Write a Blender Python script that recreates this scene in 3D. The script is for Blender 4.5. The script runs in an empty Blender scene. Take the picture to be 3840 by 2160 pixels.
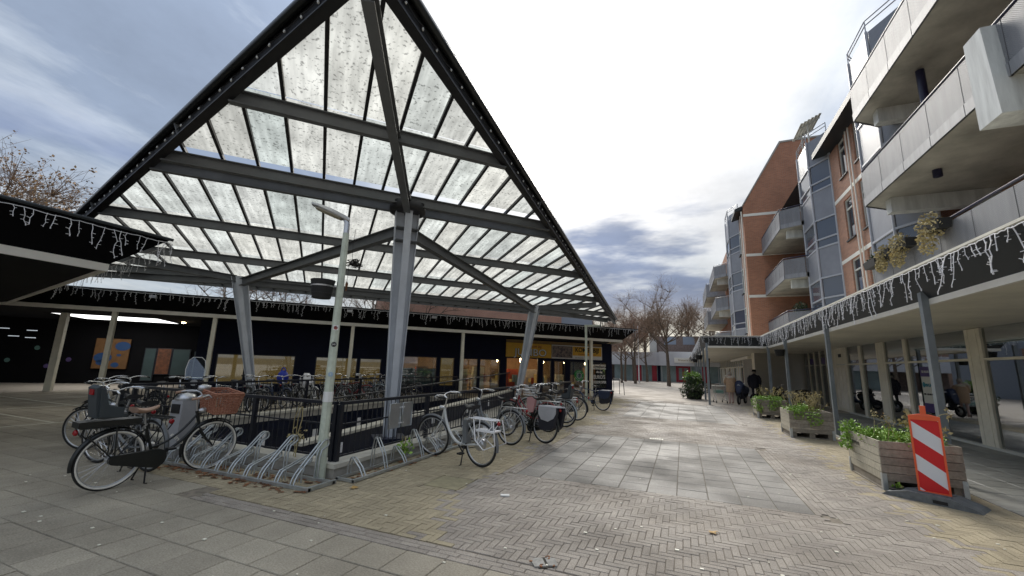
import bpy, math, random
from mathutils import Vector, Matrix
R = math.radians
rnd = random.Random(7)
scene = bpy.context.scene
col = scene.collection

# ---------------------------------------------------------------- camera
cam = bpy.data.cameras.new('camera')
cam.sensor_width = 36.0
cam.lens = 36.0 * 1540.0 / 3840.0
cam.clip_start = 0.05
cam.clip_end = 2000
cam_o = bpy.data.objects.new('camera', cam)
col.objects.link(cam_o)
yaw, pitch, roll = R(-22.55), R(10.7), R(-1.8)
fwd = Vector((math.sin(yaw) * math.cos(pitch), math.cos(yaw) * math.cos(pitch), math.sin(pitch)))
r0 = Vector((math.cos(yaw), -math.sin(yaw), 0))
d0 = fwd.cross(r0)
rt = r0 * math.cos(roll) + d0 * math.sin(roll)
dn = d0 * math.cos(roll) - r0 * math.sin(roll)
cm = Matrix((rt, -dn, -fwd)).transposed().to_4x4()
cm.translation = Vector((0, 0, 1.6))
cam_o.matrix_world = cm
scene.camera = cam_o

# ---------------------------------------------------------------- sky, sun, exposure
SUN_AZ, SUN_EL = R(-12.0), R(36.0)        # behind the bright cloud to the right of the glass roof
sund = Vector((math.sin(SUN_AZ) * math.cos(SUN_EL), math.cos(SUN_AZ) * math.cos(SUN_EL), math.sin(SUN_EL)))
world = bpy.data.worlds.new('World')
scene.world = world
world.use_nodes = True
nt = world.node_tree
nt.nodes.clear()
def N(t, **k):
    n = nt.nodes.new(t)
    for a, b in k.items():
        setattr(n, a, b)
    return n
def L(a, b):
    nt.links.new(a, b)
def M(op, a, b=None, c=None, clamp=False):
    n = N('ShaderNodeMath', operation=op, use_clamp=clamp)
    for i, x in enumerate((a, b, c)):
        if x is None:
            continue
        if isinstance(x, (int, float)):
            n.inputs[i].default_value = x
        else:
            L(x, n.inputs[i])
    return n.outputs[0]
def MIX(f, a, b):
    n = N('ShaderNodeMix', data_type='RGBA')
    for s, x in ((n.inputs[0], f), (n.inputs[6], a), (n.inputs[7], b)):
        if isinstance(x, (int, float)):
            s.default_value = x
        elif isinstance(x, tuple):
            s.default_value = (*x, 1)
        else:
            L(x, s)
    return n.outputs[2]
def SSTEP(x, lo, hi):
    n = N('ShaderNodeMapRange', interpolation_type='SMOOTHSTEP')
    L(x, n.inputs[0])
    n.inputs[1].default_value = lo
    n.inputs[2].default_value = hi
    return n.outputs[0]
sky = N('ShaderNodeTexSky', sky_type='NISHITA', sun_disc=False, sun_elevation=SUN_EL, sun_rotation=SUN_AZ)
tc = N('ShaderNodeTexCoord')
sep = N('ShaderNodeSeparateXYZ')
L(tc.outputs['Generated'], sep.inputs[0])
zc = M('MAXIMUM', sep.outputs[2], 0.0)
dnm = M('ADD', zc, 0.22)
cmb = N('ShaderNodeCombineXYZ')
L(M('DIVIDE', sep.outputs[0], dnm), cmb.inputs[0])
L(M('DIVIDE', sep.outputs[1], dnm), cmb.inputs[1])
def noise(vec, scale, detail=5, rough=.55, w=0.0, stretch=None):
    if stretch:
        mp = N('ShaderNodeMapping')
        mp.inputs['Scale'].default_value = stretch
        mp.inputs['Rotation'].default_value = (0, 0, R(35))
        L(vec, mp.inputs[0])
        vec = mp.outputs[0]
    n = N('ShaderNodeTexNoise', noise_dimensions='4D')
    n.inputs['Scale'].default_value = scale
    n.inputs['Detail'].default_value = detail
    n.inputs['Roughness'].default_value = rough
    n.inputs['W'].default_value = w
    L(vec, n.inputs['Vector'])
    return n.outputs['Fac']
SEED = 63.4
n1 = noise(cmb.outputs[0], .62, 4, .5, SEED)                       # broad cloud masses
n2 = noise(cmb.outputs[0], 1.15, 7, .62, 37.2, (1.7, .7, 1))          # streaks
dotn = N('ShaderNodeVectorMath', operation='DOT_PRODUCT')
L(tc.outputs['Generated'], dotn.inputs[0])
dotn.inputs[1].default_value = sund
dt = dotn.outputs['Value']
glow = SSTEP(dt, .82, 1.0)
lit = M('ADD', M('ADD', M('MULTIPLY', M('SUBTRACT', n1, .5), 1.5), .26), M('ADD', M('MULTIPLY', M('SUBTRACT', n2, .5), 2.0), M('MULTIPLY', glow, .55)))
ramp = N('ShaderNodeValToRGB')
L(lit, ramp.inputs[0])
el = ramp.color_ramp.elements
el[0].position, el[0].color = 0.0, (.13, .155, .20, 1)
el[1].position, el[1].color = 1.0, (.43, .427, .42, 1)
for p, c in ((.22, (.235, .26, .295, 1)), (.45, (.325, .336, .342, 1)), (.68, (.385, .387, .383, 1))):
    e = el.new(p)
    e.color = c
skyb = N('ShaderNodeVectorMath', operation='SCALE')
L(sky.outputs[0], skyb.inputs[0])
skyb.inputs[3].default_value = 0.09
c1 = MIX(.88, skyb.outputs[0], ramp.outputs[0])
# darker cloud banks low over the horizon
azel = N('ShaderNodeCombineXYZ')
L(M('SUBTRACT', M('ARCTAN2', sep.outputs[0], sep.outputs[1]), .30), azel.inputs[0])
L(M('MULTIPLY', M('ARCSINE', zc), 4.2), azel.inputs[1])
SEED3 = 40.35
n3 = noise(azel.outputs[0], 1.9, 6, .52, SEED3)
band = M('MULTIPLY', SSTEP(sep.outputs[2], .09, .15), SSTEP(sep.outputs[2], .42, .30))
dark = M('MULTIPLY', SSTEP(n3, .50, .60), band)
c2 = MIX(M('MULTIPLY', dark, .92), c1, (.12, .15, .225))
warm = M('MULTIPLY', SSTEP(sep.outputs[2], .20, .04), SSTEP(dt, .6, .95))
c3a = MIX(M('MULTIPLY', warm, .40), c2, (.62, .52, .34))
n4 = noise(cmb.outputs[0], 1.6, 8, .6, 12.7)                       # mottling inside the bright cloud
c3v = N('ShaderNodeVectorMath', operation='SCALE')
L(c3a, c3v.inputs[0])
L(M('ADD', .45, M('MULTIPLY', n4, 1.10)), c3v.inputs[3])
c3 = c3v.outputs[0]
# overcast sky: the zenith is brighter than the horizon
cie = N('ShaderNodeVectorMath', operation='SCALE')
L(c3, cie.inputs[0])
L(M('MULTIPLY', M('ADD', 1.0, M('MULTIPLY', zc, 1.2)), .75), cie.inputs[3])
bg = N('ShaderNodeBackground')
L(cie.outputs[0], bg.inputs[0])
bg.inputs[1].default_value = 1.0
out = N('ShaderNodeOutputWorld')
L(bg.outputs[0], out.inputs[0])

sl = bpy.data.lights.new('sun', 'SUN')
sl.energy = 1.5
sl.angle = R(25)
sl.color = (1, .95, .87)
so = bpy.data.objects.new('sun', sl)
so.rotation_euler = Vector((-sund.x, -sund.y, -sund.z)).to_track_quat('-Z', 'Y').to_euler()
col.objects.link(so)
scene.view_settings.view_transform = 'Standard'
scene.view_settings.look = 'None'
scene.view_settings.exposure = 1.1
scene.view_settings.gamma = 1
scene.render.engine = 'CYCLES'
scene.cycles.use_denoising = True
scene.cycles.max_bounces = 6
scene.cycles.diffuse_bounces = 4
scene.cycles.glossy_bounces = 3
scene.cycles.transmission_bounces = 4
scene.cycles.transparent_max_bounces = 8
scene.cycles.caustics_reflective = False
scene.cycles.caustics_refractive = False

# ---------------------------------------------------------------- materials
MATS = {}
def mat(name, c, rough=.6, metal=0.0, var=0.0, vs=4.0, bump=0.0, bs=60.0, spec=.5, rvar=0.0, c2=None, isl=0.0, coords='Object', emit=None, alpha=None, stretch=None, trans=None, stain=0.0):
    """procedural principled material: colour broken by noise, per-piece variation, fine relief"""
    if name in MATS:
        return MATS[name]
    m = bpy.data.materials.new(name)
    m.use_nodes = True
    t = m.node_tree
    b = t.nodes['Principled BSDF']
    b.inputs['Base Color'].default_value = (*c, 1)
    b.inputs['Roughness'].default_value = rough
    b.inputs['Metallic'].default_value = metal
    b.inputs['Specular IOR Level'].default_value = spec
    ln = t.links.new
    def vec():
        if coords == 'World':
            v = t.nodes.new('ShaderNodeNewGeometry').outputs['Position']
        else:
            v = t.nodes.new('ShaderNodeTexCoord').outputs['Object']
        if stretch:
            mp = t.nodes.new('ShaderNodeMapping')
            mp.inputs['Scale'].default_value = stretch
            ln(v, mp.inputs[0])
            v = mp.outputs[0]
        return v
    colour = None
    if var or c2 or isl:
        base = t.nodes.new('ShaderNodeMix')
        base.data_type = 'RGBA'
        d = c2 or tuple(min(1, x * (1 - var)) for x in c)
        a = c if c2 else tuple(min(1, x * (1 + var)) for x in c)
        base.inputs[6].default_value = (*a, 1)
        base.inputs[7].default_value = (*d, 1)
        n = t.nodes.new('ShaderNodeTexNoise')
        n.inputs['Scale'].default_value = vs
        n.inputs['Detail'].default_value = 6
        n.inputs['Roughness'].default_value = .65
        ln(vec(), n.inputs['Vector'])
        mr = t.nodes.new('ShaderNodeMapRange')
        mr.inputs[1].default_value, mr.inputs[2].default_value = .32, .68
        ln(n.outputs['Fac'], mr.inputs[0])
        ln(mr.outputs[0], base.inputs[0])
        colour = base.outputs[2]
        if stain:
            n3_ = t.nodes.new('ShaderNodeTexNoise')
            n3_.inputs['Scale'].default_value = .75
            n3_.inputs['Detail'].default_value = 8
            n3_.inputs['Roughness'].default_value = .7
            ln(t.nodes.new('ShaderNodeNewGeometry').outputs['Position'], n3_.inputs['Vector'])
            m3 = t.nodes.new('ShaderNodeMapRange')
            m3.inputs[1].default_value, m3.inputs[2].default_value = .32, .68
            m3.inputs[3].default_value, m3.inputs[4].default_value = 1 - stain, 1 + stain * .6
            ln(n3_.outputs['Fac'], m3.inputs[0])
            h3 = t.nodes.new('ShaderNodeHueSaturation')
            ln(colour, h3.inputs['Color'])
            ln(m3.outputs[0], h3.inputs['Value'])
            colour = h3.outputs[0]
        if isl:
            g = t.nodes.new('ShaderNodeNewGeometry')
            oi = t.nodes.new('ShaderNodeObjectInfo')
            ad = t.nodes.new('ShaderNodeMath')
            ad.operation = 'ADD'
            ln(g.outputs['Random Per Island'], ad.inputs[0])
            ln(oi.outputs['Random'], ad.inputs[1])
            fr = t.nodes.new('ShaderNodeMath')
            fr.operation = 'FRACT'
            ln(ad.outputs[0], fr.inputs[0])
            m2 = t.nodes.new('ShaderNodeMapRange')
            m2.inputs[3].default_value, m2.inputs[4].default_value = 1 - isl, 1 + isl
            ln(fr.outputs[0], m2.inputs[0])
            hs = t.nodes.new('ShaderNodeHueSaturation')
            ln(colour, hs.inputs['Color'])
            ln(m2.outputs[0], hs.inputs['Value'])
            colour = hs.outputs[0]
        ln(colour, b.inputs['Base Color'])
    if rvar:
        n = t.nodes.new('ShaderNodeTexNoise')
        n.inputs['Scale'].default_value = .9
        n.inputs['Detail'].default_value = 4
        ln(t.nodes.new('ShaderNodeNewGeometry').outputs['Position'], n.inputs['Vector'])
        mr = t.nodes.new('ShaderNodeMapRange')
        mr.inputs[1].default_value, mr.inputs[2].default_value = .42, .62
        mr.inputs[3].default_value, mr.inputs[4].default_value = max(.05, rough - rvar), rough + .1
        ln(n.outputs['Fac'], mr.inputs[0])
        ln(mr.outputs[0], b.inputs['Roughness'])
    if bump:
        n = t.nodes.new('ShaderNodeTexNoise')
        n.inputs['Scale'].default_value = bs
        n.inputs['Detail'].default_value = 4
        ln(vec(), n.inputs['Vector'])
        bp = t.nodes.new('ShaderNodeBump')
        bp.inputs['Strength'].default_value = bump
        bp.inputs['Distance'].default_value = .01
        ln(n.outputs['Fac'], bp.inputs['Height'])
        ln(bp.outputs[0], b.inputs['Normal'])
    if emit:
        b.inputs['Emission Color'].default_value = (*emit[0], 1)
        b.inputs['Emission Strength'].default_value = emit[1]
    if trans:
        b.inputs['Transmission Weight'].default_value = trans
    MATS[name] = m
    return m

def glass_mat(name, tint=(.9, .95, .95), refl=.16, rough=.01):
    m = bpy.data.materials.new(name)
    m.use_nodes = True
    t = m.node_tree
    t.nodes.clear()
    tr = t.nodes.new('ShaderNodeBsdfTransparent')
    tr.inputs[0].default_value = (*tint, 1)
    gl = t.nodes.new('ShaderNodeBsdfGlossy')
    gl.inputs['Roughness'].default_value = rough
    gl.inputs['Color'].default_value = (.95, .97, 1, 1)
    lw = t.nodes.new('ShaderNodeLayerWeight')
    lw.inputs[0].default_value = .35
    mr = t.nodes.new('ShaderNodeMapRange')
    mr.inputs[3].default_value, mr.inputs[4].default_value = refl, .95
    t.links.new(lw.outputs['Fresnel'], mr.inputs[0])
    mx = t.nodes.new('ShaderNodeMixShader')
    t.links.new(mr.outputs[0], mx.inputs[0])
    t.links.new(tr.outputs[0], mx.inputs[1])
    t.links.new(gl.outputs[0], mx.inputs[2])
    o = t.nodes.new('ShaderNodeOutputMaterial')
    t.links.new(mx.outputs[0], o.inputs[0])
    MATS[name] = m
    return m

def brick_mat(name, a, b, mortar, sc=1.0, axis='XZ'):
    m = bpy.data.materials.new(name)
    m.use_nodes = True
    t = m.node_tree
    ln = t.links.new
    p = t.nodes['Principled BSDF']
    p.inputs['Roughness'].default_value = .85
    g = t.nodes.new('ShaderNodeTexCoord')
    s = t.nodes.new('ShaderNodeSeparateXYZ')
    ln(g.outputs['Object'], s.inputs[0])
    c = t.nodes.new('ShaderNodeCombineXYZ')
    if axis == 'XY':
        ln(s.outputs[0], c.inputs[0])
        ln(s.outputs[1], c.inputs[1])
    else:
        ad = t.nodes.new('ShaderNodeMath')
        ln(s.outputs[0], ad.inputs[0])
        ln(s.outputs[1], ad.inputs[1])
        ln(ad.outputs[0], c.inputs[0])
        ln(s.outputs[2], c.inputs[1])
    br = t.nodes.new('ShaderNodeTexBrick')
    ln(c.outputs[0], br.inputs['Vector'])
    br.inputs['Scale'].default_value = 1
    br.inputs['Brick Width'].default_value = .22 * sc
    br.inputs['Row Height'].default_value = (.066 if axis != 'XY' else .11) * sc
    br.inputs['Mortar Size'].default_value = .008 * sc
    br.inputs['Color1'].default_value = (*a, 1)
    br.inputs['Color2'].default_value = (*b, 1)
    br.inputs['Mortar'].default_value = (*mortar, 1)
    n = t.nodes.new('ShaderNodeTexNoise')
    n.inputs['Scale'].default_value = .8
    n.inputs['Detail'].default_value = 6
    ln(g.outputs['Object'], n.inputs['Vector'])
    mr = t.nodes.new('ShaderNodeMapRange')
    mr.inputs[3].default_value, mr.inputs[4].default_value = .72, 1.28
    ln(n.outputs['Fac'], mr.inputs[0])
    hs = t.nodes.new('ShaderNodeHueSaturation')
    ln(br.outputs['Color'], hs.inputs['Color'])
    ln(mr.outputs[0], hs.inputs['Value'])
    ln(hs.outputs[0], p.inputs['Base Color'])
    bp = t.nodes.new('ShaderNodeBump')
    bp.inputs['Strength'].default_value = .4
    bp.inputs['Distance'].default_value = .01
    ln(br.outputs['Fac'], bp.inputs['Height'])
    bp.invert = True
    ln(bp.outputs[0], p.inputs['Normal'])
    MATS[name] = m
    return m

def roof_glass():
    m = bpy.data.materials.new('dirty_roof_glass')
    m.use_nodes = True
    t = m.node_tree
    t.nodes.clear()
    ln = t.links.new
    tc = t.nodes.new('ShaderNodeTexCoord')
    oi = t.nodes.new('ShaderNodeObjectInfo')
    ad = t.nodes.new('ShaderNodeVectorMath')
    ln(tc.outputs['Object'], ad.inputs[0])
    ln(oi.outputs['Location'], ad.inputs[1])
    def nz(scale, det, st=None):
        v = ad.outputs[0]
        if st:
            mp = t.nodes.new('ShaderNodeMapping')
            mp.inputs['Scale'].default_value = st
            ln(v, mp.inputs[0])
            v = mp.outputs[0]
        n = t.nodes.new('ShaderNodeTexNoise')
        n.inputs['Scale'].default_value = scale
        n.inputs['Detail'].default_value = det
        ln(v, n.inputs['Vector'])
        return n.outputs['Fac']
    def rng(x, a, b, c, d):
        r = t.nodes.new('ShaderNodeMapRange')
        for i, q in enumerate((a, b, c, d)):
            r.inputs[i + 1].default_value = q
        ln(x, r.inputs[0])
        return r.outputs[0]
    def mul(a, b):
        r = t.nodes.new('ShaderNodeMath')
        r.operation = 'MULTIPLY'
        ln(a, r.inputs[0])
        ln(b, r.inputs[1])
        return r.outputs[0]
    spots = rng(nz(19, 5), .57, .66, 1, .45)
    streak = rng(nz(3.2, 6, (3.2, .35, 1)), .32, .70, 1.03, .66)
    tint = t.nodes.new('ShaderNodeValToRGB')
    ln(oi.outputs['Random'], tint.inputs[0])
    e = tint.color_ramp.elements
    e[0].color = (.84, .82, .73, 1)
    e[1].color = (.80, .84, .77, 1)
    q = e.new(.35)
    q.color = (.90, .88, .79, 1)
    q = e.new(.7)
    q.color = (.88, .88, .81, 1)
    hs = t.nodes.new('ShaderNodeHueSaturation')
    ln(tint.outputs[0], hs.inputs['Color'])
    rv = t.nodes.new('ShaderNodeMath')
    rv.operation = 'MULTIPLY'
    rv.inputs[1].default_value = 7.31
    ln(oi.outputs['Random'], rv.inputs[0])
    fr = t.nodes.new('ShaderNodeMath')
    fr.operation = 'FRACT'
    ln(rv.outputs[0], fr.inputs[0])
    patch = rng(nz(1.3, 5), .36, .66, 1.04, .70)
    ln(mul(mul(mul(spots, streak), patch), rng(fr.outputs[0], 0, 1, .86, 1.04)), hs.inputs['Value'])
    tl = t.nodes.new('ShaderNodeBsdfTranslucent')
    ln(hs.outputs[0], tl.inputs[0])
    tp = t.nodes.new('ShaderNodeBsdfTransparent')
    ln(hs.outputs[0], tp.inputs[0])
    df = t.nodes.new('ShaderNodeBsdfDiffuse')
    ln(hs.outputs[0], df.inputs[0])
    m1 = t.nodes.new('ShaderNodeMixShader')
    m1.inputs[0].default_value = .14
    ln(tl.outputs[0], m1.inputs[1])
    ln(tp.outputs[0], m1.inputs[2])
    m2 = t.nodes.new('ShaderNodeMixShader')
    m2.inputs[0].default_value = .08
    ln(m1.outputs[0], m2.inputs[1])
    ln(df.outputs[0], m2.inputs[2])
    o = t.nodes.new('ShaderNodeOutputMaterial')
    ln(m2.outputs[0], o.inputs[0])
    MATS['roof_glass'] = m
    return m

# ---------------------------------------------------------------- mesh helpers
class MB:
    def __init__(s):
        s.v, s.f, s.m, s.cur, s.sm = [], [], [], 0, []
    def add(s, vs, fs, smooth=False):
        o = len(s.v)
        s.v += [tuple(p) for p in vs]
        for f in fs:
            s.f.append(tuple(i + o for i in f))
            s.m.append(s.cur)
            s.sm.append(smooth)
        return s
    def hexa(s, p):
        return s.add(p, [(3, 2, 1, 0), (4, 5, 6, 7), (0, 1, 5, 4), (1, 2, 6, 5), (2, 3, 7, 6), (3, 0, 4, 7)])
    def box(s, x0, x1, y0, y1, z0, z1):
        x0, x1 = min(x0, x1), max(x0, x1)
        y0, y1 = min(y0, y1), max(y0, y1)
        return s.hexa([(x0, y0, z0), (x1, y0, z0), (x1, y1, z0), (x0, y1, z0), (x0, y0, z1), (x1, y0, z1), (x1, y1, z1), (x0, y1, z1)])
    def cbox(s, c, d, rz=0, tilt=None):
        """box by centre and size, turned about z"""
        mt = Matrix.Rotation(rz, 3, 'Z')
        if tilt:
            mt = mt @ tilt
        x, y, z = d[0] / 2, d[1] / 2, d[2] / 2
        c = Vector(c)
        return s.hexa([c + mt @ Vector(q) for q in ((-x, -y, -z), (x, -y, -z), (x, y, -z), (-x, y, -z), (-x, -y, z), (x, -y, z), (x, y, z), (-x, y, z))])
    def beam(s, a, b, w, h, up=(0, 0, 1)):
        """rectangular bar from a to b"""
        a, b = Vector(a), Vector(b)
        d = (b - a).normalized()
        sd = d.cross(Vector(up))
        if sd.length < 1e-4:
            sd = d.cross(Vector((0, 1, 0)))
        sd.normalize()
        u = sd.cross(d)
        sd, u = sd * w / 2, u * h / 2
        return s.hexa([a - sd - u, a + sd - u, b + sd - u, b - sd - u, a - sd + u, a + sd + u, b + sd + u, b - sd + u])
    def ibeam(s, a, b, w, h, t=.018):
        a, b = Vector(a), Vector(b)
        up = Vector((0, 0, 1))
        d = (b - a).normalized()
        u = d.cross(up).normalized().cross(d)
        s.beam(a, b, t * .8, h - 2 * t)
        s.beam(a + u * (h / 2 - t / 2), b + u * (h / 2 - t / 2), w, t)
        s.beam(a - u * (h / 2 - t / 2), b - u * (h / 2 - t / 2), w, t)
        return s
    def tube(s, pts, r, n=8, closed=False, rr=None, cap=True):
        pts = [Vector(p) for p in pts]
        k = len(pts)
        vs, fs = [], []
        u = None
        for i, p in enumerate(pts):
            if closed:
                d = pts[(i + 1) % k] - pts[i - 1]
            else:
                d = pts[min(i + 1, k - 1)] - pts[max(i - 1, 0)]
            d.normalize()
            if u is None:
                u = d.orthogonal().normalized()
            else:
                u = u - d * u.dot(d)
                if u.length < 1e-5:
                    u = d.orthogonal()
                u.normalize()
            w = d.cross(u)
            q = rr[i] if rr else r
            for j in range(n):
                a = 2 * math.pi * j / n
                vs.append(p + u * math.cos(a) * q + w * math.sin(a) * q)
        for i in range(k if closed else k - 1):
            for j in range(n):
                i2 = (i + 1) % k
                fs.append((i * n + j, i * n + (j + 1) % n, i2 * n + (j + 1) % n, i2 * n + j))
        s.add(vs, fs, n > 4)
        if cap and not closed:
            s.add(vs[:n], [tuple(range(n - 1, -1, -1))])
            s.add(vs[-n:], [tuple(range(n))])
        return s
    def prism(s, poly, z0, z1):
        n = len(poly)
        vs = [(x, y, z0) for x, y in poly] + [(x, y, z1) for x, y in poly]
        fs = [tuple(range(n - 1, -1, -1)), tuple(range(n, 2 * n))] + [(i, (i + 1) % n, (i + 1) % n + n, i + n) for i in range(n)]
        return s.add(vs, fs)
    def slab(s, poly, off):
        """polygon in 3-D thickened by vector off"""
        n = len(poly)
        off = Vector(off)
        vs = [Vector(p) for p in poly] + [Vector(p) + off for p in poly]
        fs = [tuple(range(n - 1, -1, -1)), tuple(range(n, 2 * n))] + [(i, (i + 1) % n, (i + 1) % n + n, i + n) for i in range(n)]
        return s.add(vs, fs)
    def lathe(s, prof, n=16, c=(0, 0, 0), sx=1, sy=1, ax=None, smooth=True):
        vs, fs = [], []
        for r, z in prof:
            for j in range(n):
                a = 2 * math.pi * j / n
                p = Vector((r * math.cos(a) * sx, r * math.sin(a) * sy, z))
                if ax:
                    p = ax @ p
                vs.append(p + Vector(c))
        for i in range(len(prof) - 1):
            for j in range(n):
                fs.append((i * n + j, i * n + (j + 1) % n, (i + 1) * n + (j + 1) % n, (i + 1) * n + j))
        s.add(vs, fs, smooth)
        s.add(vs[:n], [tuple(range(n - 1, -1, -1))])
        s.add(vs[-n:], [tuple(range(n))])
        return s
    def quad(s, *p):
        return s.add(p, [tuple(range(len(p)))])
    def mesh(s, name, mats):
        me = bpy.data.meshes.new(name)
        me.from_pydata(s.v, [], s.f)
        for m in (mats if isinstance(mats, (list, tuple)) else [mats]):
            me.materials.append(MATS[m] if isinstance(m, str) else m)
        me.polygons.foreach_set('material_index', s.m)
        me.polygons.foreach_set('use_smooth', s.sm)
        me.update()
        return me
    def build(s, name, mats, parent=None, loc=None, rz=None, kind=None):
        return place(name, s.mesh(name, mats), parent, loc, rz, kind)
def place(name, me, parent=None, loc=None, rz=None, kind=None, m=None):
    o = bpy.data.objects.new(name, me)
    col.objects.link(o)
    if parent is not None:
        o.parent = parent
    if loc is not None:
        o.location = loc
    if rz is not None:
        o.rotation_euler = (0, 0, rz)
    if kind:
        o['kind'] = kind
    if m:
        setmat(o, m)
    return o
def setmat(o, m):
    o.material_slots[0].link = 'OBJECT'
    o.material_slots[0].material = MATS[m] if isinstance(m, str) else m
def thing(name, label, cat, loc=(0, 0, 0), rz=0, group=None):
    o = bpy.data.objects.new(name, None)
    col.objects.link(o)
    o.location = loc
    o.rotation_euler = (0, 0, rz)
    o.empty_display_size = .1
    return tag(o, label, cat, group)
def tag(o, label, cat, group=None):
    o['label'] = label
    o['category'] = cat
    if group:
        o['group'] = group
    return o
def copy_tree(o, parent=None):
    c = o.copy()
    col.objects.link(c)
    if parent is not None:
        c.parent = parent
    for ch in list(o.children):
        copy_tree(ch, c)
    return c
def text(name, s, size, m, parent, loc, rot, align='CENTER', ext=.004, sx=1.0, off=0.0, shear=0.0):
    cu = bpy.data.curves.new(name, 'FONT')
    cu.body = s
    cu.size = size
    cu.align_x = align
    cu.align_y = 'CENTER'
    cu.extrude = ext
    cu.offset = off
    cu.shear = shear
    cu.resolution_u = 3
    cu.materials.append(MATS[m])
    o = bpy.data.objects.new(name, cu)
    col.objects.link(o)
    o.parent = parent
    o.location = loc
    o.rotation_euler = rot
    o.scale = (sx, 1, 1)
    return o
def clip(poly, a, b, c):
    """keep the part of a 2-D polygon where a*x+b*y+c >= 0"""
    outp = []
    for i, p in enumerate(poly):
        q = poly[(i + 1) % len(poly)]
        dp, dq = a * p[0] + b * p[1] + c, a * q[0] + b * q[1] + c
        if dp >= 0:
            outp.append(p)
        if (dp >= 0) != (dq >= 0):
            k = dp / (dp - dq)
            outp.append((p[0] + (q[0] - p[0]) * k, p[1] + (q[1] - p[1]) * k))
    return outp
def arc(c, r, a0, a1, n, ax='xz'):
    o = []
    for i in range(n + 1):
        a = R(a0 + (a1 - a0) * i / n)
        x, y = c[0] + r * math.cos(a), c[1] + r * math.sin(a)
        o.append((x, y))
    return o

# palette
mat('steel_paint', (.52, .55, .60), .45, var=.12, vs=2, rvar=.1, bump=.08, bs=30)
mat('roof_steel', (.125, .132, .138), .5, var=.15, vs=2)  # same paint as the columns, darkened in colour for the shaded beams
mat('post_paint', (.20, .225, .24), .45, var=.15, vs=3)
mat('dark_steel', (.012, .012, .014), .5, var=.2)
mat('navy_steel', (.010, .012, .020), .4, var=.2, vs=3)
mat('black_fascia', (.004, .004, .005), .85, var=.2, vs=1, spec=.12)
mat('slate_fascia', (.030, .036, .040), .55, var=.15, vs=1)
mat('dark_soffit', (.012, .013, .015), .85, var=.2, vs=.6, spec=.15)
mat('cream_paint', (.88, .85, .76), .55, var=.07, vs=2)
mat('cream_trim', (.82, .785, .66), .6, var=.1, vs=2, bump=.05)
mat('soffit_cream', (.80, .76, .63), .45, var=.15, vs=.7)
mat('navy_wall', (.006, .009, .030), .6, var=.2, vs=1.5, spec=.2)
mat('concrete', (.40, .38, .34), .85, var=.22, vs=3, bump=.25, bs=40)
mat('concrete_light', (.58, .555, .48), .8, var=.18, vs=3, bump=.2, bs=40)
mat('cover_grey', (.30, .29, .265), .8, var=.25, vs=14, bump=.3, bs=60)
mat('joint_soil', (.055, .048, .038), .95, var=.3, vs=5, coords='World')
mat('paver_brick', (.50, .445, .385), .80, c2=(.24, .21, .178), vs=95, isl=.10, bump=.8, bs=210, coords='World', rvar=.25, spec=.28, stain=.36)
mat('paver_tan', (.55, .475, .335), .82, c2=(.32, .265, .175), vs=95, isl=.10, bump=.8, bs=210, coords='World', rvar=.1, spec=.25, stain=.25)
mat('slab_grey', (.48, .43, .345), .85, c2=(.28, .25, .195), vs=70, isl=.10, bump=.7, bs=190, coords='World', rvar=.12, spec=.25, stain=.30)
mat('slab_wet', (.36, .34, .31), .75, c2=(.19, .18, .162), vs=70, isl=.15, bump=.6, bs=190, coords='World', rvar=.3, spec=.22, stain=.36)
mat('galv', (.50, .53, .54), .38, .75, var=.15, vs=12)
mat('chrome', (.75, .76, .78), .22, 1.0)
mat('alu', (.55, .56, .58), .35, .9, var=.1)
mat('black_paint', (.012, .014, .014), .28, var=.2)
mat('black_rubber', (.018, .018, .018), .75)
mat('white_rubber', (.85, .82, .74), .7, var=.1)
mat('white_wire', (.88, .88, .90), .5)
mat('lamp_green', (.55, .60, .50), .55, var=.14, vs=9, bump=.1, bs=40)
mat('leaf_dry', (.20, .085, .035), .8, var=.5, vs=20, isl=.5)
# ---------------------------------------------------------------- ground and paving
PX0, PX1, PY0, PY1 = -10.25, -4.62, 4.78, 18.2        # the sunken cycle ramp
mat('far_paving', (.45, .40, .34), .75, c2=(.34, .30, .255), vs=3, bump=.3, bs=60, coords='World', rvar=.15, spec=.2)
mat('grass_verge', (.06, .075, .03), .9, var=.4, vs=2, coords='World')
def sheet_with_hole(mb, x0, x1, y0, y1, z, hole=(PX0, PX1, PY0, PY1)):
    hx0, hx1, hy0, hy1 = hole
    xs, ys = sorted({x0, x1, hx0, hx1}), sorted({y0, y1, hy0, hy1})
    for i in range(len(xs) - 1):
        for j in range(len(ys) - 1):
            if xs[i] >= hx0 and xs[i + 1] <= hx1 and ys[j] >= hy0 and ys[j + 1] <= hy1:
                continue
            mb.quad((xs[i], ys[j], z), (xs[i + 1], ys[j], z), (xs[i + 1], ys[j + 1], z), (xs[i], ys[j + 1], z))
mb = MB()
sheet_with_hole(mb, -700, 700, -700, 700, -.034)
g = mb.build('ground', 'joint_soil', kind='structure')
mb = MB()
mb.quad((-16, 24.0, -.012), (3.75, 24.0, -.012), (3.75, 130, -.012), (-16, 130, -.012))
mb.quad((-80, 11.6, -.012), (-24.0, 11.6, -.012), (-24.0, 90, -.012), (-80, 90, -.012))
mb.quad((-80, -60, -.012), (-24.0, -60, -.012), (-24.0, 11.6, -.012), (-80, 11.6, -.012))
mb.quad((-24.0, 11.6, -.012), (-10.25, 11.6, -.012), (-10.25, 24, -.012), (-24.0, 24, -.012))
mb.quad((-10.25, 18.2, -.012), (-4.62, 18.2, -.012), (-4.62, 24, -.012), (-10.25, 24, -.012))
mb.quad((-24, -60, -.012), (60, -60, -.012), (60, -1.5, -.012), (-24, -1.5, -.012))
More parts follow.
